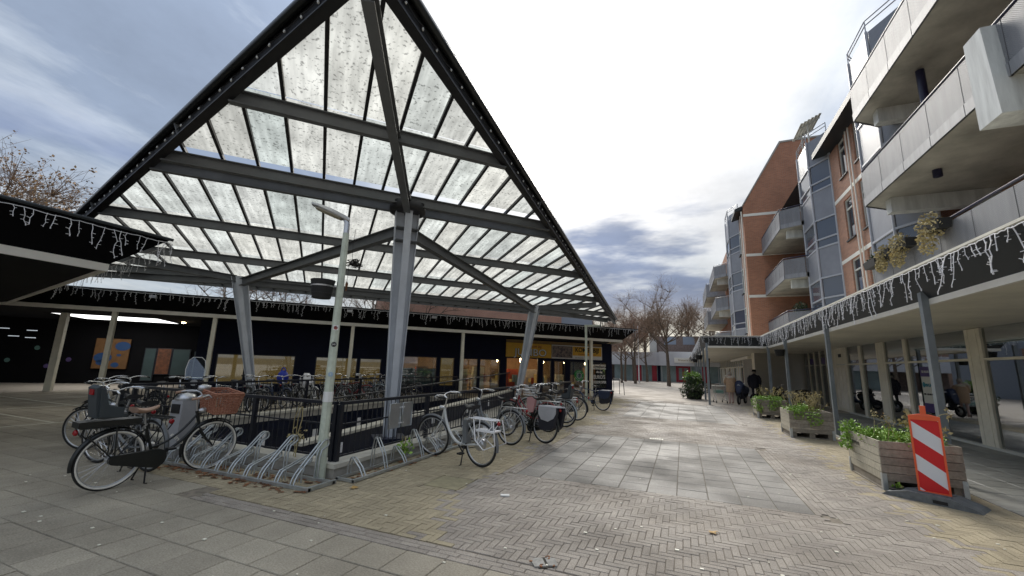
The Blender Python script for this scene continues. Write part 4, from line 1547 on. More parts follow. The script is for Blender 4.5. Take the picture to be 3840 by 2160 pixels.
def balcony(pts, z, par, XW, h=1.02, sl=.2, rail='navy_rail', step=1.15):
    """pts: front outline from near wall to far wall; slab, perforated panels, handrail"""
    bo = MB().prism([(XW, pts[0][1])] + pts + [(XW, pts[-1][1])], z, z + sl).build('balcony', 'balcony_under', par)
    for a, b in zip(pts, pts[1:]):
        a, b = Vector(a), Vector(b)
        L_ = (b - a).length
        k = max(1, round(L_ / step))
        d = (b - a) / L_
        for i in range(k):
            p, q = a + d * (i * L_ / k + .012), a + d * ((i + 1) * L_ / k - .012)
            nrm = Vector((d.y, -d.x))
            if nrm.x > 0:
                nrm = -nrm
            o = nrm * .03
            MB().hexa([(p.x, p.y, z - .02), (q.x, q.y, z - .02), (q.x + o.x, q.y + o.y, z - .02), (p.x + o.x, p.y + o.y, z - .02), (p.x, p.y, z + h), (q.x, q.y, z + h), (q.x + o.x, q.y + o.y, z + h), (p.x + o.x, p.y + o.y, z + h)]).build('panel', 'perforated', bo)
            o2 = nrm * .045
            MB().hexa([(p.x, p.y, z - .02), (q.x, q.y, z - .02), (q.x + o2.x, q.y + o2.y, z - .02), (p.x + o2.x, p.y + o2.y, z - .02), (p.x, p.y, z + .22), (q.x, q.y, z + .22), (q.x + o2.x, q.y + o2.y, z + .22), (p.x + o2.x, p.y + o2.y, z + .22)]).build('kick_board', 'balcony_panel', bo)
    MB().tube([(x, y, z + h + .08) for x, y in pts], .028, 6).build('handrail', rail, bo)
    return bo
# perforated sheet: fine holes let the far side show through
pm = mat('perforated', (.26, .265, .28), .5, var=.14, vs=2.5, stretch=(2, 2, .3))
t_ = pm.node_tree
b_ = t_.nodes['Principled BSDF']
g_ = t_.nodes.new('ShaderNodeNewGeometry')
sp = t_.nodes.new('ShaderNodeSeparateXYZ')
t_.links.new(g_.outputs['Position'], sp.inputs[0])
def mnode(op, a, b=None):
    n = t_.nodes.new('ShaderNodeMath')
    n.operation = op
    for i, x in enumerate((a, b)):
        if x is None:
            continue
        if isinstance(x, (int, float)):
            n.inputs[i].default_value = x
        else:
            t_.links.new(x, n.inputs[i])
    return n.outputs[0]
yy_ = mnode('SINE', mnode('MULTIPLY', mnode('ADD', sp.outputs[1], sp.outputs[0]), 160))
zz_ = mnode('SINE', mnode('MULTIPLY', sp.outputs[2], 160))
hole = mnode('GREATER_THAN', mnode('MULTIPLY', yy_, zz_), .42)
al = mnode('SUBTRACT', 1.0, mnode('MULTIPLY', hole, .9))
t_.links.new(al, b_.inputs['Alpha'])
XB = 5.25
for z in (3.78, 6.58, 9.36):
    balcony([(BX + .3, 24.75), (6.1, 24.75), (XB, 25.25), (XB, 30.7)], z, fl, BX + 1.1)
    if z > 4:
        balcony([(XB, 3.5), (XB, 8.6), (XB, 14.6), (6.1, 15.2)], z, fl, BX + 1.1)
    else:
        balcony([(XB, 3.5), (XB, 14.6), (6.1, 15.2)], z, fl, BX + 1.1)
for z in (6.58, 9.36):
    for (y0, y1) in ((14.05, 14.35), (25.6, 25.9)):
        MB().box(XB + .35, BX + 1.1, y0, y1, z - .42, z - .004).build('support_beam', 'balcony_concrete', fl)
MB().hexa([(5.02, 8.62, 5.92), (BX + 1.1, 8.62, 5.92), (BX + 1.1, 9.18, 5.92), (5.02, 9.18, 5.92), (5.02, 8.72, 7.62), (BX + 1.1, 8.72, 7.62), (BX + 1.1, 9.18, 7.62), (5.02, 9.18, 7.62)]).build('concrete_fin', 'balcony_concrete', fl)
MB().tube([(5.9, 12.4, 6.4), (5.9, 12.4, 9.3)], .09, 10).build('vent_pipe', 'navy_rail', fl)
for z in (Z0 + .1, 6.62, 9.4):
    for (y0, y1) in ((5.2, 7.6), (9.6, 11.4), (11.9, 13.6), (26.3, 28.0), (28.4, 30.2)):
        window(y0, y1, z + .35, z + 2.25, BX + 1.03, fl, 'window_dark', False, .72, 'balcony_window')
MB().box(BX + .98, BX + 1.09, 12.8, 14.0, 4.2, 5.95).build('purple_door', 'purple', fl)
# plants along the lowest balcony
def leaf_cluster(mb, c, r, n, size, rg, flat=.5, squash=(1, 1, 1)):
    for _ in range(n):
        while True:
            p = Vector((rg.uniform(-1, 1), rg.uniform(-1, 1), rg.uniform(-1, 1)))
            if p.length < 1:
                break
        p = Vector((p.x * r * squash[0], p.y * r * squash[1], p.z * r * squash[2])) + Vector(c)
        a = Vector((rg.gauss(0, 1), rg.gauss(0, 1), rg.gauss(0, 1) * flat)).normalized()
        b = a.orthogonal().normalized()
        b = Matrix.Rotation(rg.uniform(0, 6.28), 3, a) @ b
        s = size * rg.uniform(.6, 1.3)
        c2 = a.cross(b)
        mb.add([p - b * s * .1, p + c2 * s * .38 + b * s * .4, p + b * s, p - c2 * s * .38 + b * s * .4], [(0, 1, 2, 3)])
mat('dried_flower', (.52, .43, .24), .9, c2=(.36, .30, .13), vs=9, isl=.35)
mat('leaf_green', (.17, .33, .04), .55, c2=(.30, .45, .08), vs=6, isl=.4)
mat('leaf_dark', (.025, .05, .018), .5, c2=(.06, .10, .03), vs=6, isl=.4)
rg = random.Random(11)
for i, (y, r) in enumerate(((13.35, .26), (12.45, .32), (11.1, .36))):
    t = thing('flower_box', ('balcony flower box with olive dried plants nearest the bay window', 'middle balcony flower box with pale dried plants', 'largest balcony flower box with cream dried blossom')[i], 'flower box', (XB - .16, y, 4.66), group='flower boxes on the lowest balcony')
    MB().hexa([(-.10, -.35, 0), (.10, -.35, 0), (.10, .35, 0), (-.10, .35, 0), (-.12, -.38, .2), (.12, -.38, .2), (.12, .38, .2), (-.12, .38, .2)]).build('trough', 'black_rubber', t)
    mb = MB()
    leaf_cluster(mb, (-.08, 0, .12), r, 420, .055, rg, 1, (.6, 1.15, .9))
    leaf_cluster(mb, (-.14, .05, -.18), r * .8, 300, .055, rg, 1, (.5, .9, 1))
    mb.build('dried_plants', 'dried_flower', t)
t = thing('flower_box', 'empty dark flower box at the far end of the balcony', 'flower box', (XB - .16, 14.2, 4.62))
MB().hexa([(-.10, -.35, 0), (.10, -.35, 0), (.10, .35, 0), (-.10, .35, 0), (-.12, -.38, .2), (.12, -.38, .2), (.12, .38, .2), (-.12, .38, .2)]).build('trough', 'black_rubber', t)
mb = MB()
leaf_cluster(mb, (0, 0, .24), .25, 90, .06, rg, 1, (.4, 1.3, .4))
mb.build('twigs', 'leaf_dark', t)
t = thing('trailing_plant', 'yellowing bush hanging under the second balcony at the right edge', 'plant', (5.5, 7.25, 4.9))
mb = MB()
leaf_cluster(mb, (0, 0, .75), .5, 900, .07, rg, 1, (.7, 1, 1.1))
mb.build('foliage', 'dried_flower', t)
MB().tube([(.25, 0, -1.0), (.1, .05, 0), (0, 0, .8)], .03, 6).build('stem', 'leaf_dark', t)
t = thing('balcony_hedge', 'clipped green hedge box on the far lower balcony', 'plant', (5.9, 25.6, 3.98))
MB().box(-.25, .3, -.3, .5, 0, .45).build('trough', 'balcony_concrete', t)
mb = MB()
leaf_cluster(mb, (0, .1, .95), .62, 1200, .06, rg, 1, (.6, 1, .75))
mb.build('foliage', 'leaf_dark', t)

# far block: gable wall facing the camera, bays and balconies beyond
f2 = thing('gabled_flats', 'orange brick gabled flats stepping out beyond the nearer bays', 'building')
GY, GX = 30.8, 4.3
mb = MB()
mb.slab([(GX, GY, Z0), (14, GY, Z0), (14, GY, 17.25), (6.81, GY, 17.25), (GX, GY, 12.9)], (0, .35, 0))
mb.build('gable_wall', 'gable_brick', f2)
mb = MB().slab([(GX - .05, GY - .04, 12.86), (GX - .05, GY - .04, 12.98), (6.78, GY - .04, 17.36), (14, GY - .04, 17.36), (14, GY - .04, 17.26), (6.84, GY - .04, 17.24)], (0, .45, 0))
mb.build('coping', 'concrete', f2)
for z in (3.75, 6.6, 9.42, 12.25):
    MB().box(GX - .02, 8.5, GY - .015, GY + .02, z - .09, z + .09).build('white_band', 'cream_paint', f2)
MB().box(GX, GX + .3, GY + .35, 55, Z0, 12.9).build('street_wall', 'gable_brick', f2)
MB().hexa([(GX, GY + .35, 12.9), (14, GY + .35, 12.9), (14, 55, 12.9), (GX, 55, 12.9), (6.81, GY + .35, 17.2), (14, GY + .35, 17.2), (14, 55, 17.2), (6.81, 55, 17.2)]).build('roof', 'roof_tile', f2)
for zz in (Z0,):
    MB().tube([(GX - .10, GY + .15, zz), (GX - .10, GY + .15, 12.6)], .045, 6).build('downpipe', 'cream_paint', f2)
    MB().tube([(GX - .08, GY + 1.1, zz), (GX - .08, GY + 1.1, 12.6)], .035, 6).build('downpipe', 'cream_paint', f2)
MB().hexa([(GX - .5, GY + .1, 12.6), (GX + .2, GY + .1, 12.8), (GX + .2, GY + 2.3, 12.8), (GX - .5, GY + 2.3, 12.6), (GX - .5, GY + .1, 12.8), (GX + .2, GY + .1, 13.1), (GX + .2, GY + 2.3, 13.1), (GX - .5, GY + 2.3, 12.8)]).build('eaves', 'dark_gutter', f2)
for z in (4.3, 7.1, 9.9):
    window(GY + .6 + .9, GY + .6 + 1.6, z, z + 1.8, GX - .12, f2, 'window_dark', True)
bay(33.2, 34.4, 36.4, 37.4, 13.6, f2, GX, 3.72, (3.72, 6.55, 9.4))
for z in (3.8, 6.7, 9.5):
    balcony([(GX, 37.5), (3.7, 37.6), (2.85, 38.6), (2.85, 45)], z, f2, GX, rail='bay_grey')
    MB().box(3.1, GX, 38.9, 39.3, z - .45, z - .003).build('support_beam', 'balcony_concrete', f2)
    balcony([(GX, 45.6), (2.6, 46.2), (2.6, 54)], z - .35, f2, GX, h=1.3, rail='bay_grey')
# ground floor of the far block: blank end wall, roller shutter, cream glazed front
mat('grey_render', (.42, .405, .37), .8, var=.1, vs=.7)
MB().box(GX, BX + 5, GY - .05, GY + .1, 0, ZS + .04).build('end_wall', 'grey_render', f2)
MB().box(GX, GX + .12, GY + .1, GY + 1.2, 0, ZS + .04).build('corner_wall', 'cream_trim', f2)
mb = MB()
for k in range(34):
    z = .05 + k * .074
    mb.hexa([(GX - .0, GY + 1.3, z), (GX + .03, GY + 1.3, z), (GX + .03, GY + 5.4, z), (GX - .0, GY + 5.4, z), (GX - .028, GY + 1.3, z + .045), (GX + .03, GY + 1.3, z + .07), (GX + .03, GY + 5.4, z + .07), (GX - .028, GY + 5.4, z + .045)])
sh = mb.build('roller_shutter', 'grey_render', f2, kind='stuff')
MB().box(GX - .25, GX, GY + 1.2, GY + 12, 2.55, 2.72).build('shutter_box', 'cream_paint', f2)
MB().box(GX - .06, GX + .04, GY + 1.2, GY + 30, -.02, .10).build('sill', 'window_white', f2)
for k in range(14):
    y0 = GY + 5.6 + k * 1.6
    MB().box(GX - .02, GX + .1, y0, y0 + .14, .1, 2.8).build('mullion', 'cream_trim', f2)
    MB().box(GX + .03, GX + .05, y0 + .14, y0 + 1.6, .1, 2.0).build('pane', 'balcony_concrete' if k % 3 else 'dark_glass', f2)
    MB().box(GX + .03, GX + .05, y0 + .14, y0 + 1.6, 2.1, 2.8).build('pane', 'dark_glass', f2)
    MB().box(GX - .0, GX + .09, y0 + .14, y0 + 1.6, 2.0, 2.1).build('transom', 'cream_trim', f2)
# ---------------------------------------------------------------- bicycles
mat('bike_white', (.62, .63, .62), .3, var=.05)
mat('bike_red', (.22, .015, .02), .3, var=.15)
mat('bike_blue', (.03, .05, .11), .3, var=.15)
mat('bike_grey', (.16, .17, .18), .35, var=.15)
mat('bike_light', (.36, .42, .45), .35, var=.1)
mat('saddle_black', (.02, .02, .022), .5, bump=.1)
mat('saddle_tan', (.38, .24, .17), .5, var=.1)
mat('lens_red', (.30, .008, .012), .2)
mat('lens_clear', (.6, .6, .6), .1)
mat('wicker', (.30, .11, .065), .65, c2=(.46, .22, .14), vs=30)
mat('bag_black', (.016, .016, .024), .7, var=.3)
mat('bag_grey', (.40, .40, .42), .8, var=.1)
mat('pink_cloth', (.55, .30, .30), .8)
mat('blue_bag', (.01, .03, .35), .6, var=.2)
mat('seat_teal', (.045, .055, .062), .6)
mat('screen_clear', (.5, .6, .6), .05)
glass_mat('windscreen_glass', (.93, .96, .96), .05)
WR = .345
WB = 1.14
BM = {}
def ringpts(r, n, y=0):
    return [(r * math.cos(2 * math.pi * i / n), y, r * math.sin(2 * math.pi * i / n)) for i in range(n)]
def bm(k, f, m):
    if k not in BM:
        mb = MB()
        f(mb)
        BM[k] = mb.mesh(k, m)
    return BM[k]
def wheel(parent, x, style, z=WR, front=False):
    w = place('wheel', bm('rim', lambda b: b.tube(ringpts(.305, 40), .011, 6, closed=True), 'alu'), parent, (x, 0, z))
    ty = place('tyre', bm('tyre', lambda b: b.tube(ringpts(.328, 44), .019, 8, closed=True), 'black_rubber'), w)
    if style.get('whitewall'):
        def ww(b):
            for y in (-.0165, .0165):
                b.tube(ringpts(.3190, 44, y * .62), .0135, 6, closed=True)
        place('whitewall', bm('whitewall', ww, 'white_rubber'), w)
    def spk(b):
        n = 28
        for i in range(n):
            a = 2 * math.pi * i / n
            a2 = a + (.55 if i % 4 < 2 else -.55)
            s = .025 if i % 2 else -.025
            b.tube([(.025 * math.cos(a2), s, .025 * math.sin(a2)), (.30 * math.cos(a), 0, .30 * math.sin(a))], .0016, 3, cap=False)
    place('spokes', bm('spokes', spk, 'chrome'), w)
    hubr = .095 if (style.get('ehub') and not front) else (.05 if style.get('hubgear') and not front else .022)
    def hub(b):
        b.lathe([(.01, -.055), (hubr * .8, -.05), (hubr, -.035), (hubr, .035), (hubr * .8, .05), (.01, .055)], 18, ax=Matrix.Rotation(R(90), 3, 'X'))
    place('hub', bm('hub%.3f' % hubr, hub, 'alu'), w)
    w.rotation_euler[1] = rnd.uniform(0, 6)
    return w
def make_bike(label, loc, heading, col_='black_paint', frame='step', lean=0.0, steer=0.0, group=None, name='bicycle', **st_):
    """x forward; rear wheel touches the ground at the origin"""
    rack, guard, bar, saddle = st_.get('rack', 'black_paint'), st_.get('guard', True), st_.get('bar', 'sweep'), st_.get('saddle', 'saddle_black')
    t = thing(name, label, 'bicycle', (loc[0], loc[1], loc[2] if len(loc) > 2 else 0), R(heading), group or 'parked bicycles')
    t.rotation_euler[0] = lean
    wheel(t, 0, st_)
    # head tube leans back
    hb, ht = Vector((WB - .20, 0, .62)), Vector((WB - .27, 0, .84))
    bb = Vector((.44, 0, .29))
    sc, ra = Vector((.29, 0, .70)), Vector((0, 0, WR))
    def fr(b):
        if frame == 'step':
            c = [hb + Vector((-.02, 0, .06)), hb + Vector((-.12, 0, -.12)), Vector((.66, 0, .36)), Vector((.52, 0, .315)), bb]
            b.tube(bez(c, 12), .019, 8)
            c = [ht + Vector((.01, 0, -.05)), ht + Vector((-.10, 0, -.22)), Vector((.64, 0, .48)), Vector((.48, 0, .42)), Vector((.385, 0, .42))]
            b.tube(bez(c, 12), .015, 8)
        elif frame == 'low':
            c = [ht + Vector((.01, 0, -.04)), hb + Vector((-.10, 0, -.06)), Vector((.70, 0, .36)), Vector((.56, 0, .29)), bb]
            b.tube(bez(c, 14), .024, 8)
        else:
            b.tube([hb, bb], .018, 8)
            b.tube([ht + Vector((0, 0, -.03)), sc + Vector((0, 0, .02))], .016, 8)
        b.tube([bb, sc], .017, 8)
        b.tube([hb - Vector((-.01, 0, .03)), ht], .022, 8)
        for s in (-1, 1):
            b.tube([bb, (.30, s * .04, .30), (0, s * .06, WR)], .010, 6)
            b.tube([sc + Vector((.01, 0, -.04)), (.15, s * .045, .54), (0, s * .06, WR)], .008, 6)
        b.lathe([(.03, -.045), (.03, .045)], 10, bb, ax=Matrix.Rotation(R(90), 3, 'X'))
    f = place('frame', bm('frame_' + frame, fr, 'black_paint'), t, m=col_)
    def post(b):
        b.tube([sc + Vector((0, 0, -.03)), (.245, 0, .86)], .0135, 8)
    place('seat_post', bm('seatpost', post, 'alu'), t)
    def sad(b):
        n, k = 9, 10
        vs = []
        for i in range(n):
            u = i / (n - 1)
            x = .12 + u * .27
            hw = .095 * (1 - u) ** .8 + .022 if u < .9 else .018
            zt = .925 - .03 * math.sin(u * 3.1) + .012 * u
            for j in range(k):
                a = 2 * math.pi * j / k
                vs.append((x, hw * math.cos(a), zt + (.022 if math.sin(a) > 0 else .05 * (1 - u * .6)) * math.sin(a)))
        fs = [(i * k + j, i * k + (j + 1) % k, (i + 1) * k + (j + 1) % k, (i + 1) * k + j) for i in range(n - 1) for j in range(k)]
        b.add(vs, fs, True)
        b.add(vs[:k], [tuple(range(k - 1, -1, -1))])
        b.add(vs[-k:], [tuple(range(k))])
    place('saddle', bm('saddle', sad, 'saddle_black'), t, m=saddle)
    # steering group turns about the head tube
    piv = place('fork', bm('fork', lambda b: forkmesh(b, hb), 'black_paint'), t, tuple(hb), m=st_.get('fork', col_))
    ax = (ht - hb).normalized()
    piv.rotation_mode = 'QUATERNION'
    from mathutils import Quaternion
    piv.rotation_quaternion = Quaternion(ax, steer)
    fw = wheel(piv, 0, st_, front=True)
    fw.location = (WB - hb.x, 0, WR - hb.z)
    def hbar(b):
        o = ht - hb
        top_ = o + Vector((-.035, 0, .17))
        b.tube([o, top_], .014, 8)
        b.tube([top_, top_ + Vector((.05, 0, .035))], .015, 8)
        c0 = top_ + Vector((.05, 0, .035))
        if bar == 'sweep':
            for s in (-1, 1):
                b.tube(bez([c0, c0 + Vector((.05, s * .10, .03)), c0 + Vector((.03, s * .26, .06)), c0 + Vector((-.09, s * .29, .03)), c0 + Vector((-.21, s * .27, .005))], 12), .0115, 8)
        else:
            for s in (-1, 1):
                b.tube(bez([c0, c0 + Vector((0, s * .14, .01)), c0 + Vector((-.02, s * .24, .02)), c0 + Vector((-.08, s * .30, .01))], 8), .0115, 8)
        for s in (-1, 1):
            e = c0 + Vector((.0, s * .20, .05))
            b.tube([e, e + Vector((.03, s * .05, -.035)), e + Vector((-.07, s * .10, -.045))], .006, 5)
    place('handlebar', bm('bar_' + bar, hbar, 'chrome'), piv, m=st_.get('barmat', 'chrome'))
    def grips(b):
        o = ht - hb + Vector((-.035 + .05, 0, .205))
        for s in (-1, 1):
            if bar == 'sweep':
                b.tube([o + Vector((-.10, s * .29, .027)), o + Vector((-.215, s * .27, .004))], .017, 8)
            else:
                b.tube([o + Vector((-.02, s * .235, .02)), o + Vector((-.085, s * .305, .009))], .017, 8)
    place('grips', bm('grips_' + bar, grips, 'black_rubber'), piv, m=st_.get('grip', 'black_rubber'))
    def lampm(b):
        p = ht - hb + Vector((.07, 0, .0))
        b.lathe([(.012, -.05), (.035, -.02), (.042, .02), (.038, .03)], 10, p, ax=Matrix.Rotation(R(90), 3, 'Y'))
    place('headlight', bm('headlight', lampm, 'alu'), piv)
    def mg(b, c, a0, a1, w=.026):
        prof = [(-w, -.012), (-w * .7, .006), (0, .012), (w * .7, .006), (w, -.012)]
        vs, fs = [], []
        n = 22
        for i in range(n + 1):
            a = R(a0 + (a1 - a0) * i / n)
            for (y, dr) in prof:
                r = .368 + dr
                vs.append((c[0] + r * math.cos(a), y, c[1] + r * math.sin(a)))
        for i in range(n):
            for j in range(4):
                fs.append((i * 5 + j, i * 5 + j + 1, (i + 1) * 5 + j + 1, (i + 1) * 5 + j))
        b.add(vs, fs, True)
    if st_.get('mudguard', True):
        place('mudguard', bm('mudguard_r', lambda b: mg(b, (0, WR), 25, 192), 'black_paint'), t, m=st_.get('guardmat', col_))
        place('mudguard', bm('mudguard_f', lambda b: mg(b, (WB - hb.x, WR - hb.z), 55, 200), 'black_paint'), piv, m=st_.get('guardmat', col_))
    # drive
    def crank(b):
        b.lathe([(.09, -.004), (.09, .004)], 20, bb + Vector((0, -.055, 0)), ax=Matrix.Rotation(R(90), 3, 'X'))
        for s in (-1, 1):
            e = bb + Vector((s * .12, s * -.075, s * .11))
            b.beam(bb + Vector((0, s * -.065, 0)), e, .02, .015)
            b.box(e.x - .045, e.x + .045, e.y - s * .01, e.y - s * .10, e.z - .012, e.z + .012)
    place('crank', bm('crank', crank, 'dark_steel'), t)
    if guard:
        def cg(b):
            o = []
            for i in range(13):
                a = R(-90 + 180 * i / 12)
                o.append((bb.x + .115 * math.cos(a), bb.z + .115 * math.sin(a)))
            for i in range(9):
                a = R(100 + 160 * i / 8)
                o.append((0 + .055 * math.cos(a), WR + .055 * math.sin(a)))
            b.slab([(x, -.085, z) for x, z in o], (0, .045, 0))
        place('chain_guard', bm('chain_guard', cg, 'black_paint'), t)
    else:
        def ch(b):
            b.beam((0, -.06, WR + .03), bb + Vector((0, -.06, .085)), .008, .012)
            b.beam((0, -.06, WR - .03), bb + Vector((0, -.06, -.085)), .008, .012)
        place('chain', bm('chain', ch, 'dark_steel'), t)
    def ks(b):
        b.tube([(.36, .04, .28), (.33, .14, .015), (.36, .155, .008)], .010, 6)
        b.tube([(.36, -.04, .28), (.35, -.10, .015), (.38, -.11, .008)], .010, 6)
    def ks1(b):
        b.tube([(.34, .04, .28), (.28, .16, .015), (.31, .17, .008)], .010, 6)
    place('kickstand', bm('kick2', ks, 'dark_steel') if st_.get('twoleg') else bm('kick1', ks1, 'dark_steel'), t)
    if rack:
        def rk(b):
            b.tube([(.24, .06, .73), (.20, .07, .745), (-.30, .07, .745), (-.36, .05, .745), (-.36, -.05, .745), (-.30, -.07, .745), (.20, -.07, .745), (.24, -.06, .73)], .0085, 6)
            for y in (-.025, .025):
                b.tube([(.20, y, .745), (-.36, y, .745)], .006, 5)
            for x in (.12, -.05, -.22):
                b.tube([(x, -.07, .745), (x, .07, .745)], .006, 5)
            for s in (-1, 1):
                b.tube([(-.04, s * .07, .74), (0, s * .075, WR)], .008, 6)
                b.tube([(-.28, s * .07, .74), (-.30, s * .07, .66), (0, s * .075, WR)], .008, 6)
        place('carrier', bm('carrier', rk, 'black_paint'), t, m=rack)
        place('rear_light', bm('rearlight', lambda b: b.lathe([(.015, -.02), (.034, -.012), (.034, .006), (.02, .016)], 9, (-.385, 0, .70), ax=Matrix.Rotation(R(-90), 3, 'Y')), 'lens_red'), t)
    return t, piv, hb, ht
def forkmesh(b, hb):
    ra = Vector((WB, 0, WR)) - hb
    b.tube([(-.01, 0, .05), (.0, 0, -.02)], .018, 8)
    for s in (-1, 1):
        b.tube([(0, s * .02, -.01), (.02, s * .05, -.05), (.10, s * .05, ra.z * .6), (ra.x - .03, s * .05, ra.z * .85), (ra.x, s * .05, ra.z)], .011, 7)
def bez(c, n):
    """smooth curve through a control polygon (b-spline style de Casteljau)"""
    out_ = []
    c = [Vector(p) for p in c]
    for i in range(n + 1):
        t = i / n
        q = list(c)
        while len(q) > 1:
            q = [q[k].lerp(q[k + 1], t) for k in range(len(q) - 1)]
        out_.append(q[0])
    return out_
def panniers(t, flap='bag_black', z0=.30, z1=.75):
    for s in (-1, 1):
        o = [(-.34, z0 + .05), (-.28, z0), (-.02, z0 - .03), (.04, z0 + .03), (.08, z1 - .12), (.05, z1), (-.38, z1), (-.41, z1 - .1)]
        b_ = MB().slab([(x, s * .085, z) for x, z in o], (0, s * .085, 0))
        b_.build('pannier', 'bag_black', t)
        fl_ = [(-.40, z1), (.07, z1), (.06, z1 - .16), (-.02, z1 - .26), (-.20, z1 - .29), (-.34, z1 - .22), (-.40, z1 - .12)]
        MB().slab([(x, s * .172, z) for x, z in fl_], (0, s * .008, 0)).build('pannier_flap', flap, t)
    MB().hexa([(-.40, -.18, z1 + .002), (.07, -.18, z1 + .002), (.07, .18, z1 + .002), (-.40, .18, z1 + .002), (-.38, -.15, z1 + .03), (.05, -.15, z1 + .03), (.05, .15, z1 + .03), (-.38, .15, z1 + .03)]).build('pannier_top', flap, t)
def child_seat(t, m='seat_teal', x=-.14, z=.76, pad='bag_grey'):
    so_ = MB()
    prof = [(0, 0), (.26, .02), (.27, .06), (.04, .08), (-.02, .20), (-.06, .42), (-.10, .50), (-.15, .46), (-.12, .25), (-.08, .02)]
    so_.slab([(x + px, -.11, z + pz) for px, pz in prof], (0, .22, 0))
    o = so_.build('child_seat', m, t)
    o.scale = (.85, .85, .78)
    o.location = (x * .15, 0, z * .22)
    for s in (-1, 1):
        MB().slab([(x + px, s * .111, z + pz) for px, pz in ((.20, .02), (.20, .16), (.02, .20), (-.06, .46), (-.11, .46), (-.06, .04))], (0, s * .025, 0)).build('side_shell', m, o)
    MB().box(x + .03, x + .25, -.10, .10, z + .085, z + .10).build('cushion', pad, o)
    MB().box(x - .155, x - .14, -.05, .05, z + .36, z + .44).build('reflector', 'lens_red', o)

# dark bike with wicker basket, nearest the camera
t, piv, hb, ht = make_bike('black whitewall-tyred bicycle with wicker basket in the near cycle stand', (-6.42, 3.03), 90, 'black_paint', 'step', lean=R(3), steer=R(-10), whitewall=True, hubgear=True, saddle='saddle_tan', grip='saddle_tan', barmat='alu', twoleg=True, name='basket_bicycle')
MB().box(-.40, .20, -.075, .075, .755, .82).build('battery', 'black_paint', t)
child_seat(t, 'seat_teal', x=-.20, z=.84)
text('lettering', 'cortina', .075, 'cream_paint', t, (.70, .022, .485), (R(90), R(-40), R(180)))
bk = Vector((.21, 0, .18)) + (ht - hb) * .1
mb = MB()
for lv in range(13):                               # woven walls: wavy horizontal canes
    z = lv * .0235
    f_ = lv / 12
    hx, hy = .145 + .04 * f_, .215 + .045 * f_
    pts = []
    for (x0, y0, x1, y1) in ((-hx, -hy, hx, -hy), (hx, -hy, hx, hy), (hx, hy, -hx, hy), (-hx, hy, -hx, -hy)):
        for i in range(8):
            q = i / 8
            nx, ny = (y1 - y0), -(x1 - x0)
            ln_ = math.hypot(nx, ny)
            o = .006 * (1 if (i + lv) % 2 else -1)
            pts.append((bk.x + x0 + (x1 - x0) * q + nx / ln_ * o, y0 + (y1 - y0) * q + ny / ln_ * o, bk.z + z))
    mb.tube(pts, (.0068 if lv < 11 else .013), 5, closed=True)
bo = mb.build('wicker_basket', 'wicker', piv)
mb = MB()
for (x0, y0, x1, y1) in ((-1, -1, 1, -1), (1, -1, 1, 1), (1, 1, -1, 1), (-1, 1, -1, -1)):
    for i in range(8):
        q = i / 8
        x, y = x0 + (x1 - x0) * q, y0 + (y1 - y0) * q
        mb.tube([(bk.x + x * .145, y * .215, bk.z), (bk.x + x * .185, y * .26, bk.z + .28)], .007, 5)
mb.box(bk.x - .145, bk.x + .145, -.215, .215, bk.z - .01, bk.z + .004)
mb.build('basket_stakes', 'wicker', bo)
mb = MB()
for s in (-1, 1):
    mb.tube([(bk.x + .10, s * .12, bk.z - .02), (bk.x - .12, s * .12, bk.z - .02), (-.02, s * .03, bk.z - .05)], .008, 6)
    mb.tube([(bk.x + .08, s * .12, bk.z - .02), (WB - hb.x, s * .07, WR - hb.z)], .007, 6)
mb.build('front_carrier', 'black_paint', piv)
MB().lathe([(.05, -.045), (.085, -.02), (.085, .03), (.04, .045)], 14, (bk.x - .16, .20, bk.z + .30), sx=1, sy=.7).build('phone_mount', 'alu', piv)
# white electric bicycle in the low stand
t, piv, hb, ht = make_bike('white electric bicycle with white carrier parked at the street side stand', (-3.05, 6.26), 163, 'bike_white', 'low', lean=R(-2), steer=R(14), rack='white_wire', guard=False, guardmat='bike_grey', ehub=True, barmat='chrome', name='white_bicycle')
MB().hexa([(-.34, -.09, .56), (.02, -.09, .56), (.02, .09, .56), (-.34, .09, .56), (-.36, -.09, .585), (.04, -.09, .585), (.04, .09, .585), (-.36, .09, .585)]).build('carrier_shelf', 'white_wire', t)
for s in (-1, 1):
    MB().tube([(-.36, s * .11, .74), (-.42, s * .13, .40), (-.18, s * .13, .30), (.02, s * .11, .42), (.06, s * .11, .74)], .010, 6).build('bag_frame', 'white_wire', t)
MB().box(.27, .36, -.06, .06, .33, .70).build('battery', 'bike_grey', t)
# the row further along the street-side railing
def uz(x, y):
    return x, y
row = [
    ('black bicycle with grey covered panniers standing behind the white one', (-2.8, 8.8), 159, 'black_paint', 'step', dict(pan='bag_grey')),
    ('silver curved-frame bicycle between the white bike and the panniers', (-3.35, 8.2), 166, 'bike_grey', 'low', dict()),
    ('red bicycle with pink cloth over its frame', (-3.2, 10.3), 167, 'bike_red', 'step', dict(cloth=1)),
    ('pale blue bicycle beyond the red one', (-3.05, 11.4), 170, 'bike_light', 'step', dict(fold=1)),
    ('dark bicycle with light front crate near the thin lamp column', (-3.25, 12.2), 170, 'bike_grey', 'diamond', dict(crate=1)),
    ('second black bicycle near the end of the railing', (-3.1, 13.0), 171, 'black_paint', 'step', dict()),
    ('dark blue electric bicycle with blue pannier, last in the row', (-2.94, 16.6), 164, 'bike_blue', 'diamond', dict(pan='blue_cover', hub=1)),
]
mat('blue_cover', (.02, .03, .07), .6, var=.2)
